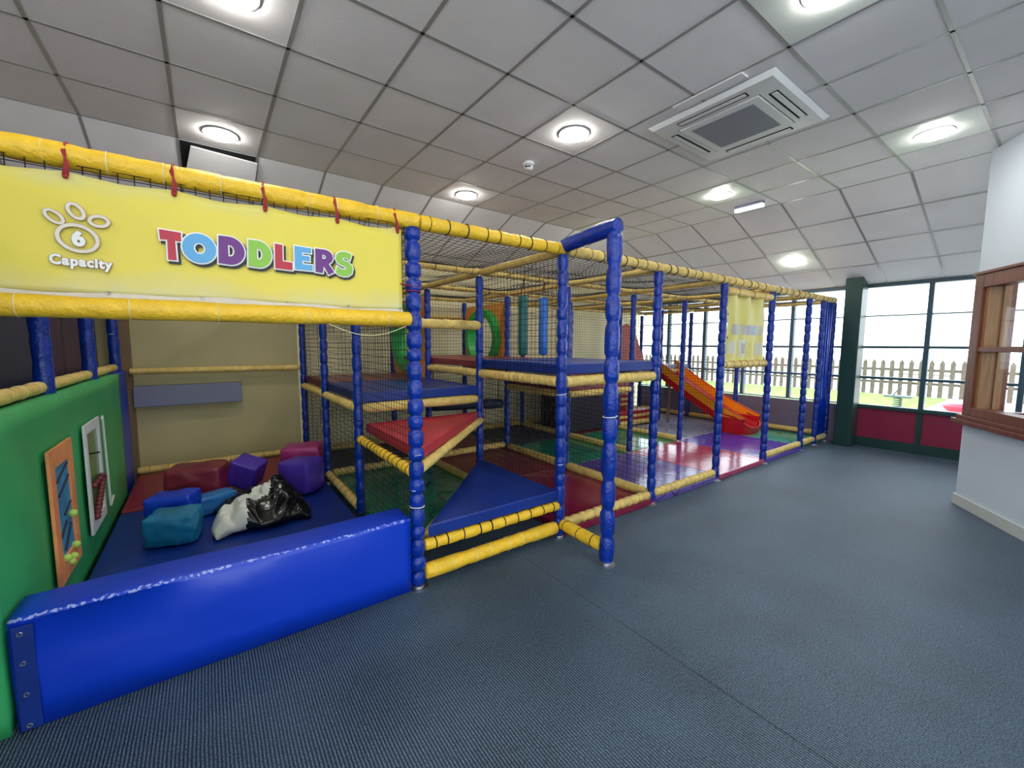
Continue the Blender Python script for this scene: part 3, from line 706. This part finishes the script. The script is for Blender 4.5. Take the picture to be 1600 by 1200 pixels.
for x_, nm in ((xl, 'l'), (xr, 'r')):
    m = MB(); strip(m, lambda y: [(x_-.008, zs(y)+.03), (x_+.022 if nm == 'l' else x_+.008, zs(y)+.03), (x_+.022 if nm == 'l' else x_+.008, zs(y)+.03+.155*(1 if t_(y) < .8 else 1-(t_(y)-.8)*1.5)), (x_-.008, zs(y)+.03+.155*(1 if t_(y) < .8 else 1-(t_(y)-.8)*1.5))])
    sw = m.build('side_wall', ORANGE, o)
    m = MB().path([(x_+.006, y, zs(y)+.19-(.155*max(0, (t_(y)-.8)*1.5))) for y in ys], .012, 8); m.build('handrail_lip', SRED, sw, smooth=True)
# flared exit bowl
m = MB(); n = 9
pr_ = []
for k in range(n):
    a = PI*k/(n-1); pr_.append((7.34-.33*math.cos(a), 3.22-.10*math.sin(a)))
vs = []; 
for zz, sc_ in ((.068, .80), (.14, .9), (.27, 1.0)):
    for x_, y_ in pr_: vs.append((7.34+(x_-7.34)*sc_, 3.22+(y_-3.22)*sc_, zz-(.0 if zz < .2 else .10*max(0, (3.2-y_)/.1))))
fs = [(r_*n+k, r_*n+k+1, (r_+1)*n+k+1, (r_+1)*n+k) for r_ in range(2) for k in range(n-1)]
m.add(vs, fs); m.box(7.05, 7.10, 3.2, 3.62, .068, .33); m.box(7.58, 7.63, 3.2, 3.62, .068, .33); m.box(7.10, 7.58, 3.2, 3.5, .068, .13)
ex = m.build('exit_bowl', SRED, o, smooth=False)
m = MB()
for k in range(5): m.box(7.038, 7.05, 3.24+k*.08, 3.265+k*.08, .07, .25)
m.build('rib', SRED, ex)
m = MB().path([(7.07, 3.70, .42), (7.06, 3.5, .365), (7.05, 3.35, .35), (7.06, 3.24, .30), (7.10, 3.17, .22), (7.2, 3.13, .18), (7.34, 3.12, .175), (7.48, 3.13, .18), (7.58, 3.17, .22), (7.62, 3.24, .30), (7.62, 3.4, .36)], .016, 8); m.build('exit_lip', SRED, ex, smooth=True)
m = MB(); m.box(7.09, 7.13, 4.6, 4.64, .065, .80); m.box(7.55, 7.59, 4.6, 4.64, .065, .80); m.build('support', METAL, o)

# ------------------------------------------------------------------ steps and blocks beside the slide
o = thing('padded_steps', 'red topped padded steps with yellow edge rails behind the pink mat', 'steps', (6.2, 5.2, .065))
for k in range(2):
    z0 = .065+.27*k; s_ = MB().box(5.88, 6.92-.25*k, 4.86+.3*k, 5.85, z0, z0+.25).build('step', VRED, o, bevel=.012)
    MB().padded((5.9, 4.85+.3*k, z0+.16), (6.9-.25*k, 4.85+.3*k, z0+.16), .03, .1, .12).build('step_edge', PYELB, s_, smooth=True)
    MB().padded((5.9, 4.85+.3*k, z0+.06), (6.9-.25*k, 4.85+.3*k, z0+.06), .03, .1, .12).build('step_edge', PYELB, s_, smooth=True)
tag(MB().box(4.72, 5.74, 4.90, 5.6, .067, .70).build('padded_block', DARKBOX, bevel=.03), 'large dark padded block standing left of the red topped steps', 'block')
o = thing('roller_bar', 'dark padded squeeze roller hanging under the maroon platform mats', 'roller', (3.0, 4.77, .74))
MB().padded((2.26, 4.83, .76), (3.37, 4.83, .70), .07, .5, .05).build('roller', VNAVY, o, smooth=True)
MB().path([(2.3, 4.83, .78), (2.3, 4.83, 1.29)], .006).build('strap', CORD, o); MB().path([(3.3, 4.83, .72), (3.3, 4.83, 1.29)], .006).build('strap', CORD, o)

# punch bags
for x, y, mt, lb, z0 in ((2.78, 3.60, BAGG, 'dark green hanging punch bag above the upper platform', 1.41), (3.07, 3.60, BAGB, 'bright blue hanging punch bag beside the green one', 1.415)):
    o = thing('punch_bag', lb, 'punch bag', (x, y, 2.2), 'punch bags')
    MB().lathe((x, y, z0), (x, y, 2.06), [(0, .02), (.015, .042), (.04, .05), (.3, .052), (.6, .05), (.96, .05), (.99, .043), (1, .03)], 18, .02).build('bag', mt, o, smooth=True)
    m = MB()
    for s_ in (-1, 1): m.path([(x+s_*.03, y, 2.05), (x+s_*.012, y, 2.15), (x, y-.02, 2.235)], .004)
    m.build('strap', CORD, o)

# ------------------------------------------------------------------ toddlers banner
B = thing('toddlers_banner', 'long yellow vinyl banner with paw print, Capacity 6 and TODDLERS in coloured letters', 'banner', (0, 2.31, 1.70))
def sheet(x0, x1, z0, z1, y, nx, nz, fn, ztop=None):
    m = MB()
    for i in range(nx+1):
        for k in range(nz+1):
            a, c_ = i/nx, k/nz; x = x0+(x1-x0)*a; zt = ztop(x) if ztop else z1; zz = z0+(zt-z0)*c_
            m.v.append((x, y+fn(a, c_, x, zz), zz))
    for i in range(nx):
        for k in range(nz): m.f.append((i*(nz+1)+k, (i+1)*(nz+1)+k, (i+1)*(nz+1)+k+1, i*(nz+1)+k+1)); m.m.append(0)
    return m
tiex = [-1.02, -.706, -.39, -.073, .257, .576, .893]
def ztop(x):
    ds = min(abs(x-t) for t in tiex); return 2.17-.014*min(1, ds/.14)
def rip(a, c_, x, zz):
    e_ = abs(c_-.5)*2
    return .004*math.sin(x*9)*e_**3+.006*noise.noise(Vector((x*3, zz*4, 1)))*e_**2+.004
m = sheet(-1.35, .917, 1.715, 2.17, 2.305, 90, 16, rip, ztop)
sh = m.build('banner_sheet', BANNER, B, smooth=True); sd = sh.modifiers.new('t', 'SOLIDIFY'); sd.thickness = .0015
m = sheet(-1.35, .915, 1.702, 1.73, 2.3015, 90, 2, lambda a, c_, x, zz: -.003+.003*math.sin(x*14), lambda x: 1.727+.005*math.sin(x*5.5+1)+.003*math.sin(x*17)); m.build('hem', mat('white_hem', (206, 200, 186), .5, .4, 20, .1, 10), B)
for x in (-.3, 0.0, .33, .62, .90):
    MB().ring((x, 2.297, 1.727), (0, 1, 0), .006, .002, 12, 5).build('eyelet', METAL, B)
for x in tiex:
    m = MB(); 
    for k in range(3): m.path([(x+.006*(k-1), 2.300, 2.155), (x+.004*k, 2.312, 2.20), (x-.004*k, 2.325, 2.25), (x, 2.345, 2.288), (x+.003*k, 2.38, 2.292)], .004)
    m.sphere((x, 2.298, 2.15), .009, 8); m.build('red_tie', REDTIE, B, smooth=True)
m = MB().path([(.905, 2.30, 1.87), (.95, 2.31, 1.868), (.985, 2.33, 1.866), (1.02, 2.325, 1.868)], .004); m.build('red_tie', REDTIE, B)

def shape(loops, x0, x1, z0, z1, y, mt, name, parent, off=0, th=.0006, shx=0, shz=0, rot=0):
    """loops in a unit square -> filled outline in the plane y"""
    cu = bpy.data.curves.new(name, 'CURVE'); cu.dimensions = '2D'; cu.fill_mode = 'BOTH'; cu.extrude = th; cu.offset = off
    W, H = x1-x0, z1-z0
    for lp in loops:
        s_ = cu.splines.new('POLY'); s_.points.add(len(lp)-1); s_.use_cyclic_u = True
        for p_, q in zip(s_.points, lp):
            px, pz = (q[0]-.5)*W, (q[1]-.5)*H
            p_.co = (px*math.cos(rot)-pz*math.sin(rot), px*math.sin(rot)+pz*math.cos(rot), 0, 1)
    return curve_to(cu, name, (x0+x1)/2+shx, y, (z0+z1)/2+shz, mt, parent)
def curve_to(cu, name, x, y, z, mt, parent, sx=1, sz=1):
    t = bpy.data.objects.new('tmp', cu); col.objects.link(t); dg = bpy.context.evaluated_depsgraph_get(); dg.update()
    me = bpy.data.meshes.new_from_object(t.evaluated_get(dg)); bpy.data.objects.remove(t)
    me.transform(Matrix.Translation((x, y, z)) @ Matrix.Rotation(PI/2, 4, 'X') @ Matrix.Diagonal((sx, sz, 1, 1)))
    me.materials.clear(); me.materials.append(mt); me.name = name
    o = bpy.data.objects.new(name, me); col.objects.link(o)
    if parent: link(o, parent)
    return o
def arc(cx_, cy_, rx, ry, a0, a1, n=20): return [(cx_+rx*math.cos(math.radians(a0+(a1-a0)*i/n)), cy_+ry*math.sin(math.radians(a0+(a1-a0)*i/n))) for i in range(n+1)]
LET = {
 'T': [[(0, 1), (1, .97), (.98, .66), (.70, .68), (.72, 0), (.32, 0), (.34, .68), (.02, .66)]],
 'O': [arc(.5, .5, .5, .5, 0, 345, 30), arc(.5, .5, .17, .19, 0, -345, 20)],
 'D': [[(0, .02), (.05, 1)]+arc(.42, .5, .58, .5, 90, -90, 22), [(.38, .30), (.38, .70)]+arc(.44, .5, .17, .2, 90, -90, 10)],
 'L': [[(0, .02), (.03, 1), (.46, .98), (.44, .33), (1, .31), (.98, 0)]],
 'E': [[(0, 0), (.02, 1), (.95, .98), (.95, .76), (.43, .76), (.43, .62), (.86, .62), (.86, .40), (.43, .40), (.43, .25), (1, .25), (1, 0)]],
 'R': [[(0, .02), (.02, 1)]+arc(.5, .69, .45, .31, 90, -60, 14)+[(.72, .40), (1, .08), (.70, -.05), (.44, .30), (.38, 0)], [(.38, .60), (.38, .78)]+arc(.44, .69, .14, .09, 90, -90, 8)],
 'S': [[(.95, .93), (.84, .68)]+[(.62, .77), (.47, .77), (.42, .72), (.48, .65), (.72, .60), (.93, .48), (1.0, .32), (.93, .12), (.72, .0), (.45, -.03), (.18, .02), (.0, .12), (.12, .38), (.32, .28), (.52, .26), (.62, .31), (.58, .38), (.36, .43), (.13, .53), (.03, .70), (.10, .88), (.30, .99), (.55, 1.02), (.78, .99)]],
}
RED_, BL_, PU_, GR_ = mat('print_red', (184, 34, 58), .45), mat('print_sky_blue', (90, 164, 214), .45), mat('print_purple', (104, 38, 124), .45), mat('print_lime', (138, 190, 66), .45)
PWH, PBK = mat('print_white', (236, 236, 232), .45), mat('print_black', (22, 20, 22), .5)
spec = [('T', -.136, -.053, 2.005, 1.873, RED_, 0), ('O', -.064, .066, 2.007, 1.871, BL_, 0), ('D', .060, .172, 2.011, 1.876, PU_, 0), ('D', .172, .279, 2.010, 1.876, GR_, 0),
        ('L', .280, .366, 2.007, 1.878, RED_, 0), ('E', .364, .455, 2.008, 1.885, BL_, 0), ('R', .456, .556, 2.008, 1.879, PU_, 0), ('S', .550, .649, 2.008, 1.876, GR_, 0)]
for k, (ch, x0, x1, z1, z0, mt, rt) in enumerate(spec):
    yy = 2.2965-.0002*k
    i_ = .006
    L0 = shape(LET[ch], x0+i_, x1-i_, z0+i_, z1-i_, yy-.0050, mt, 'letter', B, 0, .0004)
    shape(LET[ch], x0+i_, x1-i_, z0+i_, z1-i_, yy-.0020, PWH, 'letter_outline', L0, .0055, .0004)
    shape(LET[ch], x0+i_, x1-i_, z0+i_, z1-i_, 2.2980-.00005*k, PBK, 'letter_shadow', L0, .0065, .0003, .008, -.009)
PKE = mat('print_pale_pink', (226, 214, 196), .5); PKL = mat('print_mauve_line', (150, 120, 100), .5)
def ringshape(x0, x1, z0, z1, wd, rot, nm):
    W, H = x1-x0, z1-z0; iw, ih = 1-2*wd/W, 1-2*wd/H
    lo = lambda g_: [arc(.5, .5, .5, .5, 0, 350, 36), arc(.5, .5, iw/2, ih/2, 0, -350, 30)]
    r_ = shape(lo(0), x0, x1, z0, z1, 2.2935, PKE, nm, B, 0, .0004, rot=rot)
    shape(lo(0), x0, x1, z0, z1, 2.2955, PKL, 'print_line', r_, .0016, .0004, rot=rot)
ringshape(-.462, -.396, 1.976, 2.018, .010, -.75, 'paw_toe'); ringshape(-.404, -.336, 2.003, 2.050, .011, -1.05, 'paw_toe'); ringshape(-.340, -.276, 1.975, 2.024, .011, .1, 'paw_toe')
ringshape(-.432, -.310, 1.873, 1.980, .012, -.30, 'paw_pad')
def text(s_, size, x, z, mt, off, y, name, parent, wid=None, rot=0, hgt=None):
    cu = bpy.data.curves.new(name, 'FONT'); cu.body = s_; cu.size = size; cu.align_x = 'CENTER'; cu.align_y = 'CENTER'; cu.offset = off; cu.extrude = .0004; cu.space_character = 1.12
    cu.fill_mode = 'BOTH'
    t = bpy.data.objects.new('tmp', cu); col.objects.link(t); dg = bpy.context.evaluated_depsgraph_get(); dg.update(); d = t.dimensions.copy(); bpy.data.objects.remove(t)
    sx = (wid/d.x) if wid else 1; sz = (hgt/d.y) if hgt else 1
    o = curve_to(cu, name, 0, 0, 0, mt, None, sx, sz)
    o.data.transform(Matrix.Translation((x, y, z)) @ Matrix.Rotation(rot, 4, 'Y')); 
    if parent: link(o, parent)
    return o
SIX = [[(.52, 1.02), (.80, .86), (.58, .66)]+arc(.52, .34, .46, .36, 60, -170, 20)+[(.04, .50), (.14, .72), (.30, .88)], arc(.52, .32, .10, .10, 0, -340, 12)]
t1 = shape(SIX, -.390, -.350, 1.897, 1.954, 2.2930, PWH, 'numeral', B, 0, .0004); shape(SIX, -.390, -.350, 1.897, 1.954, 2.2950, PKL, 'print_line', t1, .0018, .0004)
t1 = text('Capacity', .05, -.367, 1.838, PWH, .0022, 2.2930, 'caption', B, .172, .03, .050); text('Capacity', .05, -.367, 1.838, PKL, .004, 2.2950, 'print_line', t1, .176, .03, .054)

# faded banner by the entrance
B2 = thing('faded_banner', 'small faded yellow banner tied between two posts over the mat entrance', 'banner', (5.2, 2.36, 1.36))
def rip2(a, c_, x, zz):
    return .030*math.sin(a*PI*6+2*c_)*(c_**1.5)+.026*math.sin(a*PI*8+1-c_*3)*((1-c_)**1.5)+.014*noise.noise(Vector((x*4, zz*3, 0)))
def warp(m, off=0):
    for i, v in enumerate(m.v):
        x, y, z_ = v; a = (x-4.70)/1.0; c_ = (z_-1.36)/.76; k = .05*math.sin(PI*c_)
        m.v[i] = (x+(k if a < .5 else -k)*abs(2*a-1)**3, y+off, z_-.025*abs(math.sin(a*PI*4))*max(0, c_-.8)*5*(c_ <= 1))
    return m
def patch(x0, x1, z0, z1, mt, nm, off):
    f_ = lambda a, c_, x, zz: rip2((x-4.70), (zz-1.36)/.76, x, zz)
    return warp(sheet(x0, x1, z0, z1, 2.385, 8, 6, f_), off).build(nm, mt, B2, smooth=True)
m = warp(sheet(4.70, 5.70, 1.36, 2.12, 2.385, 60, 30, rip2))
sh = m.build('banner_sheet', BANNER2, B2, smooth=True)
fc = [mat('faded_%d' % i, c_, .5) for i, c_ in enumerate([(176, 170, 168), (158, 172, 180), (176, 190, 160), (190, 180, 160), (156, 156, 180)])]
for k in range(9):
    x0 = 4.82+k*.087; patch(x0, x0+.087, 1.66, 1.775, fc[k % 5], 'faded_lettering', -.003)
for x0, x1, z0, z1 in ((4.78, 4.90, 1.44, 1.58), (5.03, 5.24, 1.40, 1.60), (5.48, 5.62, 1.42, 1.57)):
    patch(x0, x1, z0, z1, mat('faded_white', (206, 204, 180), .5), 'faded_picture', -.003)
patch(5.08, 5.19, 1.44, 1.56, mat('faded_grey', (160, 164, 160), .5), 'faded_picture', -.006)
for x0, x1, z_ in ((4.63, 4.72, 1.88), (4.63, 4.74, 1.62), (5.68, 5.79, 1.88), (5.66, 5.79, 1.66)):
    MB().path([(x0, 2.34, z_), ((x0+x1)/2, 2.35, z_+.01), (x1, 2.37, z_-.01)], .004).build('tie', CORD, B2)

# ------------------------------------------------------------------ bench pad
bn = thing('foam_barrier', 'long low blue vinyl padded barrier across the front of the toddler pen', 'padded barrier', (.15, 2.45, 0))
m = MB(); nx, K = 40, []
prof = [(2.350, 0.004), (2.347, .12), (2.345, .28), (2.347, .445), (2.3475, .456), (2.350, .464), (2.356, .4695), (2.364, .4708), (2.40, .471), (2.555, .470), (2.572, .464), (2.575, .40), (2.575, .004)]
x0, x1 = -.668, .955
for i in range(nx+1):
    x = x0+(x1-x0)*i/nx
    for y, z_ in prof:
        dd = 0
        if y < 2.356 and .02 < z_ < .45: dd = -.018*math.sin((x+z_*2.6)*6.5)*math.exp(-((x+.45)/.6)**2)*(z_/.45)-.004*math.sin(x*4)
        m.v.append((x, y+dd, z_-(.004 if z_ > .4 else 0)*(1+math.sin(x*5))))
n = len(prof)
for i in range(nx):
    for k in range(n): m.f.append((i*n+k, (i+1)*n+k, (i+1)*n+(k+1) % n, i*n+(k+1) % n)); m.m.append(0)
m.f += [tuple(range(n)), tuple(nx*n+k for k in range(n))[::-1]]; m.m += [0, 0]
m.build('cover', BENCH, bn, smooth=True)
m = MB().box(-.660, -.60, 2.336, 2.344, .01, .44); m.build('end_flap', VBLUED, bn, bevel=.003)
for z_ in (.03, .16, .29, .41): MB().ring((-.635, 2.334, z_), (0, 1, 0), .007, .0025, 14, 6).build('eyelet', METAL, bn)

# ------------------------------------------------------------------ green padded side wall
gw = thing('padded_side_wall', 'green padded wall with activity boards along the left of the toddler pen', 'padded wall', (-.75, 3.8, 0))
m = MB(); ny, nz = 60, 16
def gx(y, z_): return -.688+.008*noise.noise(Vector((y*1.7, z_*2.2, 3)))+.004*math.sin(y*9+z_*3)*(z_/1.25)
ya, yb = 2.345, 5.42
m.v = [(gx(ya+(yb-ya)*i/ny, z_), ya+(yb-ya)*i/ny, z_) for i in range(ny+1) for z_ in [.004+(1.235-.004)*k/nz for k in range(nz+1)]]
m.f = [(i*(nz+1)+k, (i+1)*(nz+1)+k, (i+1)*(nz+1)+k+1, i*(nz+1)+k+1) for i in range(ny) for k in range(nz)]; m.m = [0]*len(m.f)
gp = m.build('green_panel', VGRN, gw, smooth=True); sd = gp.modifiers.new('t', 'SOLIDIFY'); sd.thickness = .09; sd.offset = -1
MB().box(-.79, -.70, 5.43, 6.02, .004, 1.235).build('blue_panel', VBLUE, gw, bevel=.015)
# orange maze board with balls
def boardframe(y0, y1, z0, z1, wd, mt, name, th=.014):
    m = MB(); X0, X1 = -.672, -.672+th
    m.box(X0, X1, y0, y0+wd, z0, z1); m.box(X0, X1, y1-wd, y1, z0, z1); m.box(X0, X1, y0+wd, y1-wd, z0, z0+wd*1.4); m.box(X0, X1, y0+wd, y1-wd, z1-wd*1.2, z1)
    return m.build(name, mt, gw, bevel=.002)
fo = boardframe(3.0, 3.44, .27, .985, .085, FLAME, 'activity_board')
MB().box(-.674, -.667, 3.085, 3.355, .38, .89).build('maze_panel', ABLUE, fo)
for (ya_, za_, yb_, zb_) in ((3.11, .80, 3.33, .86), (3.13, .72, 3.33, .79), (3.2, .60, 3.33, .64), (3.10, .50, 3.22, .56), (3.15, .42, 3.30, .52)):
    MB().path([(-.664, ya_, za_), (-.664, yb_, zb_)], .006).build('maze_groove', VNAVY, fo)
for y, z_ in ((3.31, .57), (3.12, .385), (3.31, .385), (3.24, .345), (3.19, .335)): MB().sphere((-.655, y, z_), .022, 12).build('ball', ALIME, fo, smooth=True)
fo = boardframe(3.77, 4.23, .26, .995, .055, WHITE, 'activity_board')
MB().box(-.676, -.669, 3.825, 4.175, .33, .93).build('window_panel', mat('green_perspex', (64, 120, 66), .15, .1, 10, .3, 9), fo)
MB().path([(-.664, 3.83, .80), (-.664, 4.17, .74)], .006).build('maze_groove', BLACK, fo)
m = MB()
for k in range(11):
    t = k/10; m.sphere((-.652, 4.16-.30*t, .56-.20*t), .022, 8)
    if k < 4: m.sphere((-.652, 3.86+.09*k, .575), .02, 8)
m.build('bead_string', TROPE, fo, smooth=True)
m = MB(); m.path([(-.664, 4.385, .975), (-.664, 4.425, .26)], .008); m.path([(-.664, 4.385, .975), (-.664, 4.35, .955)], .006); m.path([(-.664, 4.425, .26), (-.664, 4.56, .30)], .007)
m.build('white_edging', WHITE, gw)

# ------------------------------------------------------------------ soft blocks
def soft(name, c, size, rz, mt, label, tilt=(0, 0), puff=.1, crease=.02, grp=None):
    n = 13; bm = bmesh.new(); bmesh.ops.create_cube(bm, size=1); bmesh.ops.subdivide_edges(bm, edges=bm.edges[:], cuts=n-1, use_grid_fill=True)
    sx, sy, sz = size
    for v in bm.verts:
        p = v.co*2; q = Vector((p.x, p.y, p.z))
        for k in range(3):
            a, b_ = [i for i in range(3) if i != k]
            q[k] *= 1+puff*(1-p[a]**2)*(1-p[b_]**2)
        mxe = sorted([abs(p.x), abs(p.y), abs(p.z)])
        if mxe[1] > .98: q *= .985
        if mxe[0] > .98: q *= .96
        q += Vector((noise.noise(p*1.7+Vector((c[0]*9, 0, 0))), noise.noise(p*1.7+Vector((0, c[1]*7, 5))), noise.noise(p*1.7+Vector((9, 0, 5)))))*crease*3
        v.co = Vector((q.x*sx/2, q.y*sy/2, q.z*sz/2))
    Mr = Matrix.Rotation(rz, 4, 'Z') @ Matrix.Rotation(tilt[0], 4, 'X') @ Matrix.Rotation(tilt[1], 4, 'Y')
    bm.transform(Mr); mz = min(v.co.z for v in bm.verts); bm.transform(Matrix.Translation((0, 0, -mz)))
    me = bpy.data.meshes.new(name); bm.to_mesh(me); bm.free(); me.materials.append(mt)
    for p in me.polygons: p.use_smooth = True
    o = bpy.data.objects.new(name, me); col.objects.link(o); o.location = c; md = o.modifiers.new('s', 'SUBSURF'); md.levels = md.render_levels = 1
    return tag(o, label, 'soft block', grp)
G = 'loose soft play blocks in the toddler pen'
soft('soft_block', (-.25, 3.84, .082), (.29, .24, .21), -.25, VTEAL, 'glossy teal soft block nearest the blue barrier', (.06, .02), .10, .035, G)
soft('soft_block', (-.27, 4.22, .082), (.30, .24, .24), -.30, VBLUE, 'blue soft block right behind the teal one', (0, 0), .06, .03, G)
soft('soft_block', (-.12, 4.80, .09), (.42, .34, .30), -.25, VMAR, 'large dark red soft block against the red mat', (0, 0), .06, .02, G)
soft('soft_block', (.27, 4.84, .09), (.25, .25, .25), -.55, VPUR, 'purple soft block tipped on its edge beside the large dark red one', (.15, .35), .03, .015, G)
soft('soft_block', (.79, 4.90, .09), (.36, .34, .34), -.35, VPINK, 'pink soft block in the back right corner', (0, 0), .08, .02, G)
soft('soft_block', (.70, 4.45, .082), (.30, .30, .30), -.75, VPUR, 'purple soft block in front of the pink one', (0, 0), .12, .02, G)
soft('soft_block', (.0, 4.36, .082), (.28, .18, .15), .35, VLBL, 'small light blue soft block half hidden behind the black and white cover', (0, 0), .08, .02, G)

# crumpled black and white cover
nx_, ny_ = 46, 40; bm = bmesh.new(); gridv = []
cxm, cym = .30, 3.92
def hgt(a, b_):
    r_ = (1-abs(2*a-1)**3.5)*(1-abs(2*b_-1)**3.5); r_ = max(r_, 0)**.5
    base = .17+.13*math.exp(-((a-.82)/.22)**2-((b_-.75)/.3)**2)+.03*math.exp(-((a-.45)/.2)**2-((b_-.6)/.3)**2)
    q = Vector((a*3.2, b_*2.6, 0)); fold = .13*(abs(noise.noise(q*1.3))-.15)+.07*(.3-abs(noise.noise(q*2.7+Vector((4, 2, 0)))))
    ridge = .03*math.sin((a*1.3+b_*2.3)*6)
    return r_*(base+fold+ridge*.6)
rowv = []
for i in range(nx_+1):
    rr = []
    for k in range(ny_+1):
        a, b_ = i/nx_, k/ny_
        x = -.32+.66*a+.03*math.sin(b_*7)*(1 if a > .5 else -1); y = -.31+.66*b_+.05*a+.02*math.sin(a*9)
        rr.append(bm.verts.new((x, y, hgt(a, b_))))
    rowv.append(rr)
for i in range(nx_):
    for k in range(ny_):
        fc_ = bm.faces.new((rowv[i][k], rowv[i+1][k], rowv[i+1][k+1], rowv[i][k+1])); a, b_ = (i+.5)/nx_, (k+.5)/ny_
        wv = .03*math.sin(a*14+b_*9)
        wh = (((a-.10)/.27)**2+((b_-.17)/.30)**2 < 1+wv*4) or (((a-.47-.45*(b_-.52))/.15)**2+((b_-.55)/.24)**2 < 1+wv*5) 
        fc_.material_index = 1 if wh else 0; fc_.smooth = True
edge = [rowv[i][0] for i in range(nx_+1)]+[rowv[nx_][k] for k in range(1, ny_+1)]+[rowv[i][ny_] for i in range(nx_-1, -1, -1)]+[rowv[0][k] for k in range(ny_-1, 0, -1)]
try: bm.faces.new(edge[::-1])
except Exception: pass
me = bpy.data.meshes.new('crumpled_cover'); bm.to_mesh(me); bm.free(); me.materials.append(VBLK); me.materials.append(VWHT)
o = bpy.data.objects.new('crumpled_cover', me); col.objects.link(o); o.location = (cxm, cym, .083)
md = o.modifiers.new('s', 'SUBSURF'); md.levels = md.render_levels = 1
tag(o, 'crumpled shiny black and white vinyl cover heaped in the toddler pen', 'vinyl cover')

# ================================================================== OUTSIDE
struct(MB().box(XW+.1, 90, -50, 60, -.30, -.12).build('floor_outside', OUTG))
o = MB().prism([(13.2, 2.4), (18.6, 2.4), (18.6, 14), (11.5, 14)], -.119, -.085).build('lawn', GRASS); o['kind'] = 'structure'
fx = 18.8
fence = thing('picket_fence', 'weathered wooden picket fence beyond the windows', 'fence', (fx, 3, -.1))
m = MB(); m.box(fx+.03, fx+.07, -7, 16, .28, .36); m.box(fx+.03, fx+.07, -7, 16, .72, .80); m.build('rails', FENCE, fence)
for k in range(96):
    y = -7+k*.24
    MB().prism([(y-.055, -.10), (y+.055, -.10), (y+.055, 1.0), (y, 1.10), (y-.055, 1.0)], fx-.012, fx+.028, Matrix(((0, 0, 1, 0), (1, 0, 0, 0), (0, 1, 0, 0), (0, 0, 0, 1)))).build('picket', FENCE, fence)
# spring rider
sx, sy = 14.6, 2.78
o = thing('spring_rider', 'small playground spring rider standing on the paving outside', 'spring rider', (sx, sy, -.12))
pts = [(sx+.09*math.cos(t*.9), sy+.09*math.sin(t*.9), -.10+.30*t/40) for t in range(41)]
MB().path(pts, .014, 6).build('spring', mat('rider_spring', (70, 80, 90), .4), o, smooth=True)
MB().box(sx-.10, sx+.10, sy-.28, sy+.28, .20, .25).build('seat', mat('rider_seat', (90, 100, 110), .5), o, bevel=.02)
MB().path([(sx, sy+.1, .25), (sx, sy-.05, .50), (sx-.14, sy-.05, .52)], .016).build('handle', mat('rider_handle', (80, 90, 100), .5), o)
MB().lathe((sx, sy, -.12), (sx, sy, -.10), [(0, .25), (1, .24)], 20).build('base', mat('rider_base', (120, 120, 120), .7), o)
o = MB().lathe((14.6, 1.52, -.118), (14.6, 1.52, .12), [(0, .28), (.5, .38), (1, .46), (.97, .43), (.4, .30), (.1, .15)], 28).build('sand_tray', PINKP, smooth=True); tag(o, 'pink-red plastic sand tray on the ground outside near the kiosk', 'tray')
def house(x, y0, y1, h_, lb):
    o = thing('house', lb, 'house', (x, (y0+y1)/2, -.12))
    MB().box(x, x+8, y0, y1, -.12, h_).build('wall', HWALL, o)
    m = MB().prism([(x-.4, h_), (x+8.4, h_), (x+4, h_+2.2)], 0, 1, Matrix(((1, 0, 0, 0), (0, 0, y1-y0, y0), (0, 1, 0, 0), (0, 0, 0, 1)))); m.build('roof', HROOF, o)
    n_ = max(2, int((y1-y0)/2.4))
    for k in range(n_):
        yy = y0+(k+.5)*(y1-y0)/n_
        MB().box(x-.04, x+.02, yy-.5, yy+.5, .9, 2.1).build('house_window', mat('hw%d%d' % (k, int(y0)), (196, 202, 208), .2), o)
house(60, -14, 2, 2.8, 'pale rendered house across the street seen through the right panes')
house(58, 22, 40, 2.9, 'pale rendered house across the street seen through the play frame')
def car(x, y, rgb, lb):
    o = thing('car', lb, 'car', (x, y, -.12))
    c_ = mat('car_paint_%d' % int(y), rgb, .3)
    MX = Matrix(((0, 0, 1, x), (1, 0, 0, y), (0, 1, 0, 0), (0, 0, 0, 1)))
    MB().prism([(-2.1, .12), (2.1, .12), (2.1, .62), (1.7, .72), (-2.0, .74), (-2.1, .5)], -.85, .85, MX).build('body', c_, o, bevel=.05)
    MB().prism([(-1.6, .72), (1.0, .72), (.5, 1.22), (-1.1, 1.24)], -.72, .72, MX).build('cabin', mat('car_glass_%d' % int(y), (160, 168, 176), .2), o, bevel=.05)
    for yy in (-1.3, 1.3):
        MB().lathe((x-.88, y+yy, .20), (x-.66, y+yy, .20), [(0, .2), (0, .31), (1, .31)], 18).build('wheel', HROOF, o)
car(34, 5.2, (206, 214, 222), 'grey parked car beyond the fence seen right of the green column')
car(36, 13.5, (206, 158, 156), 'pale red parked car beyond the fence behind the play frame')
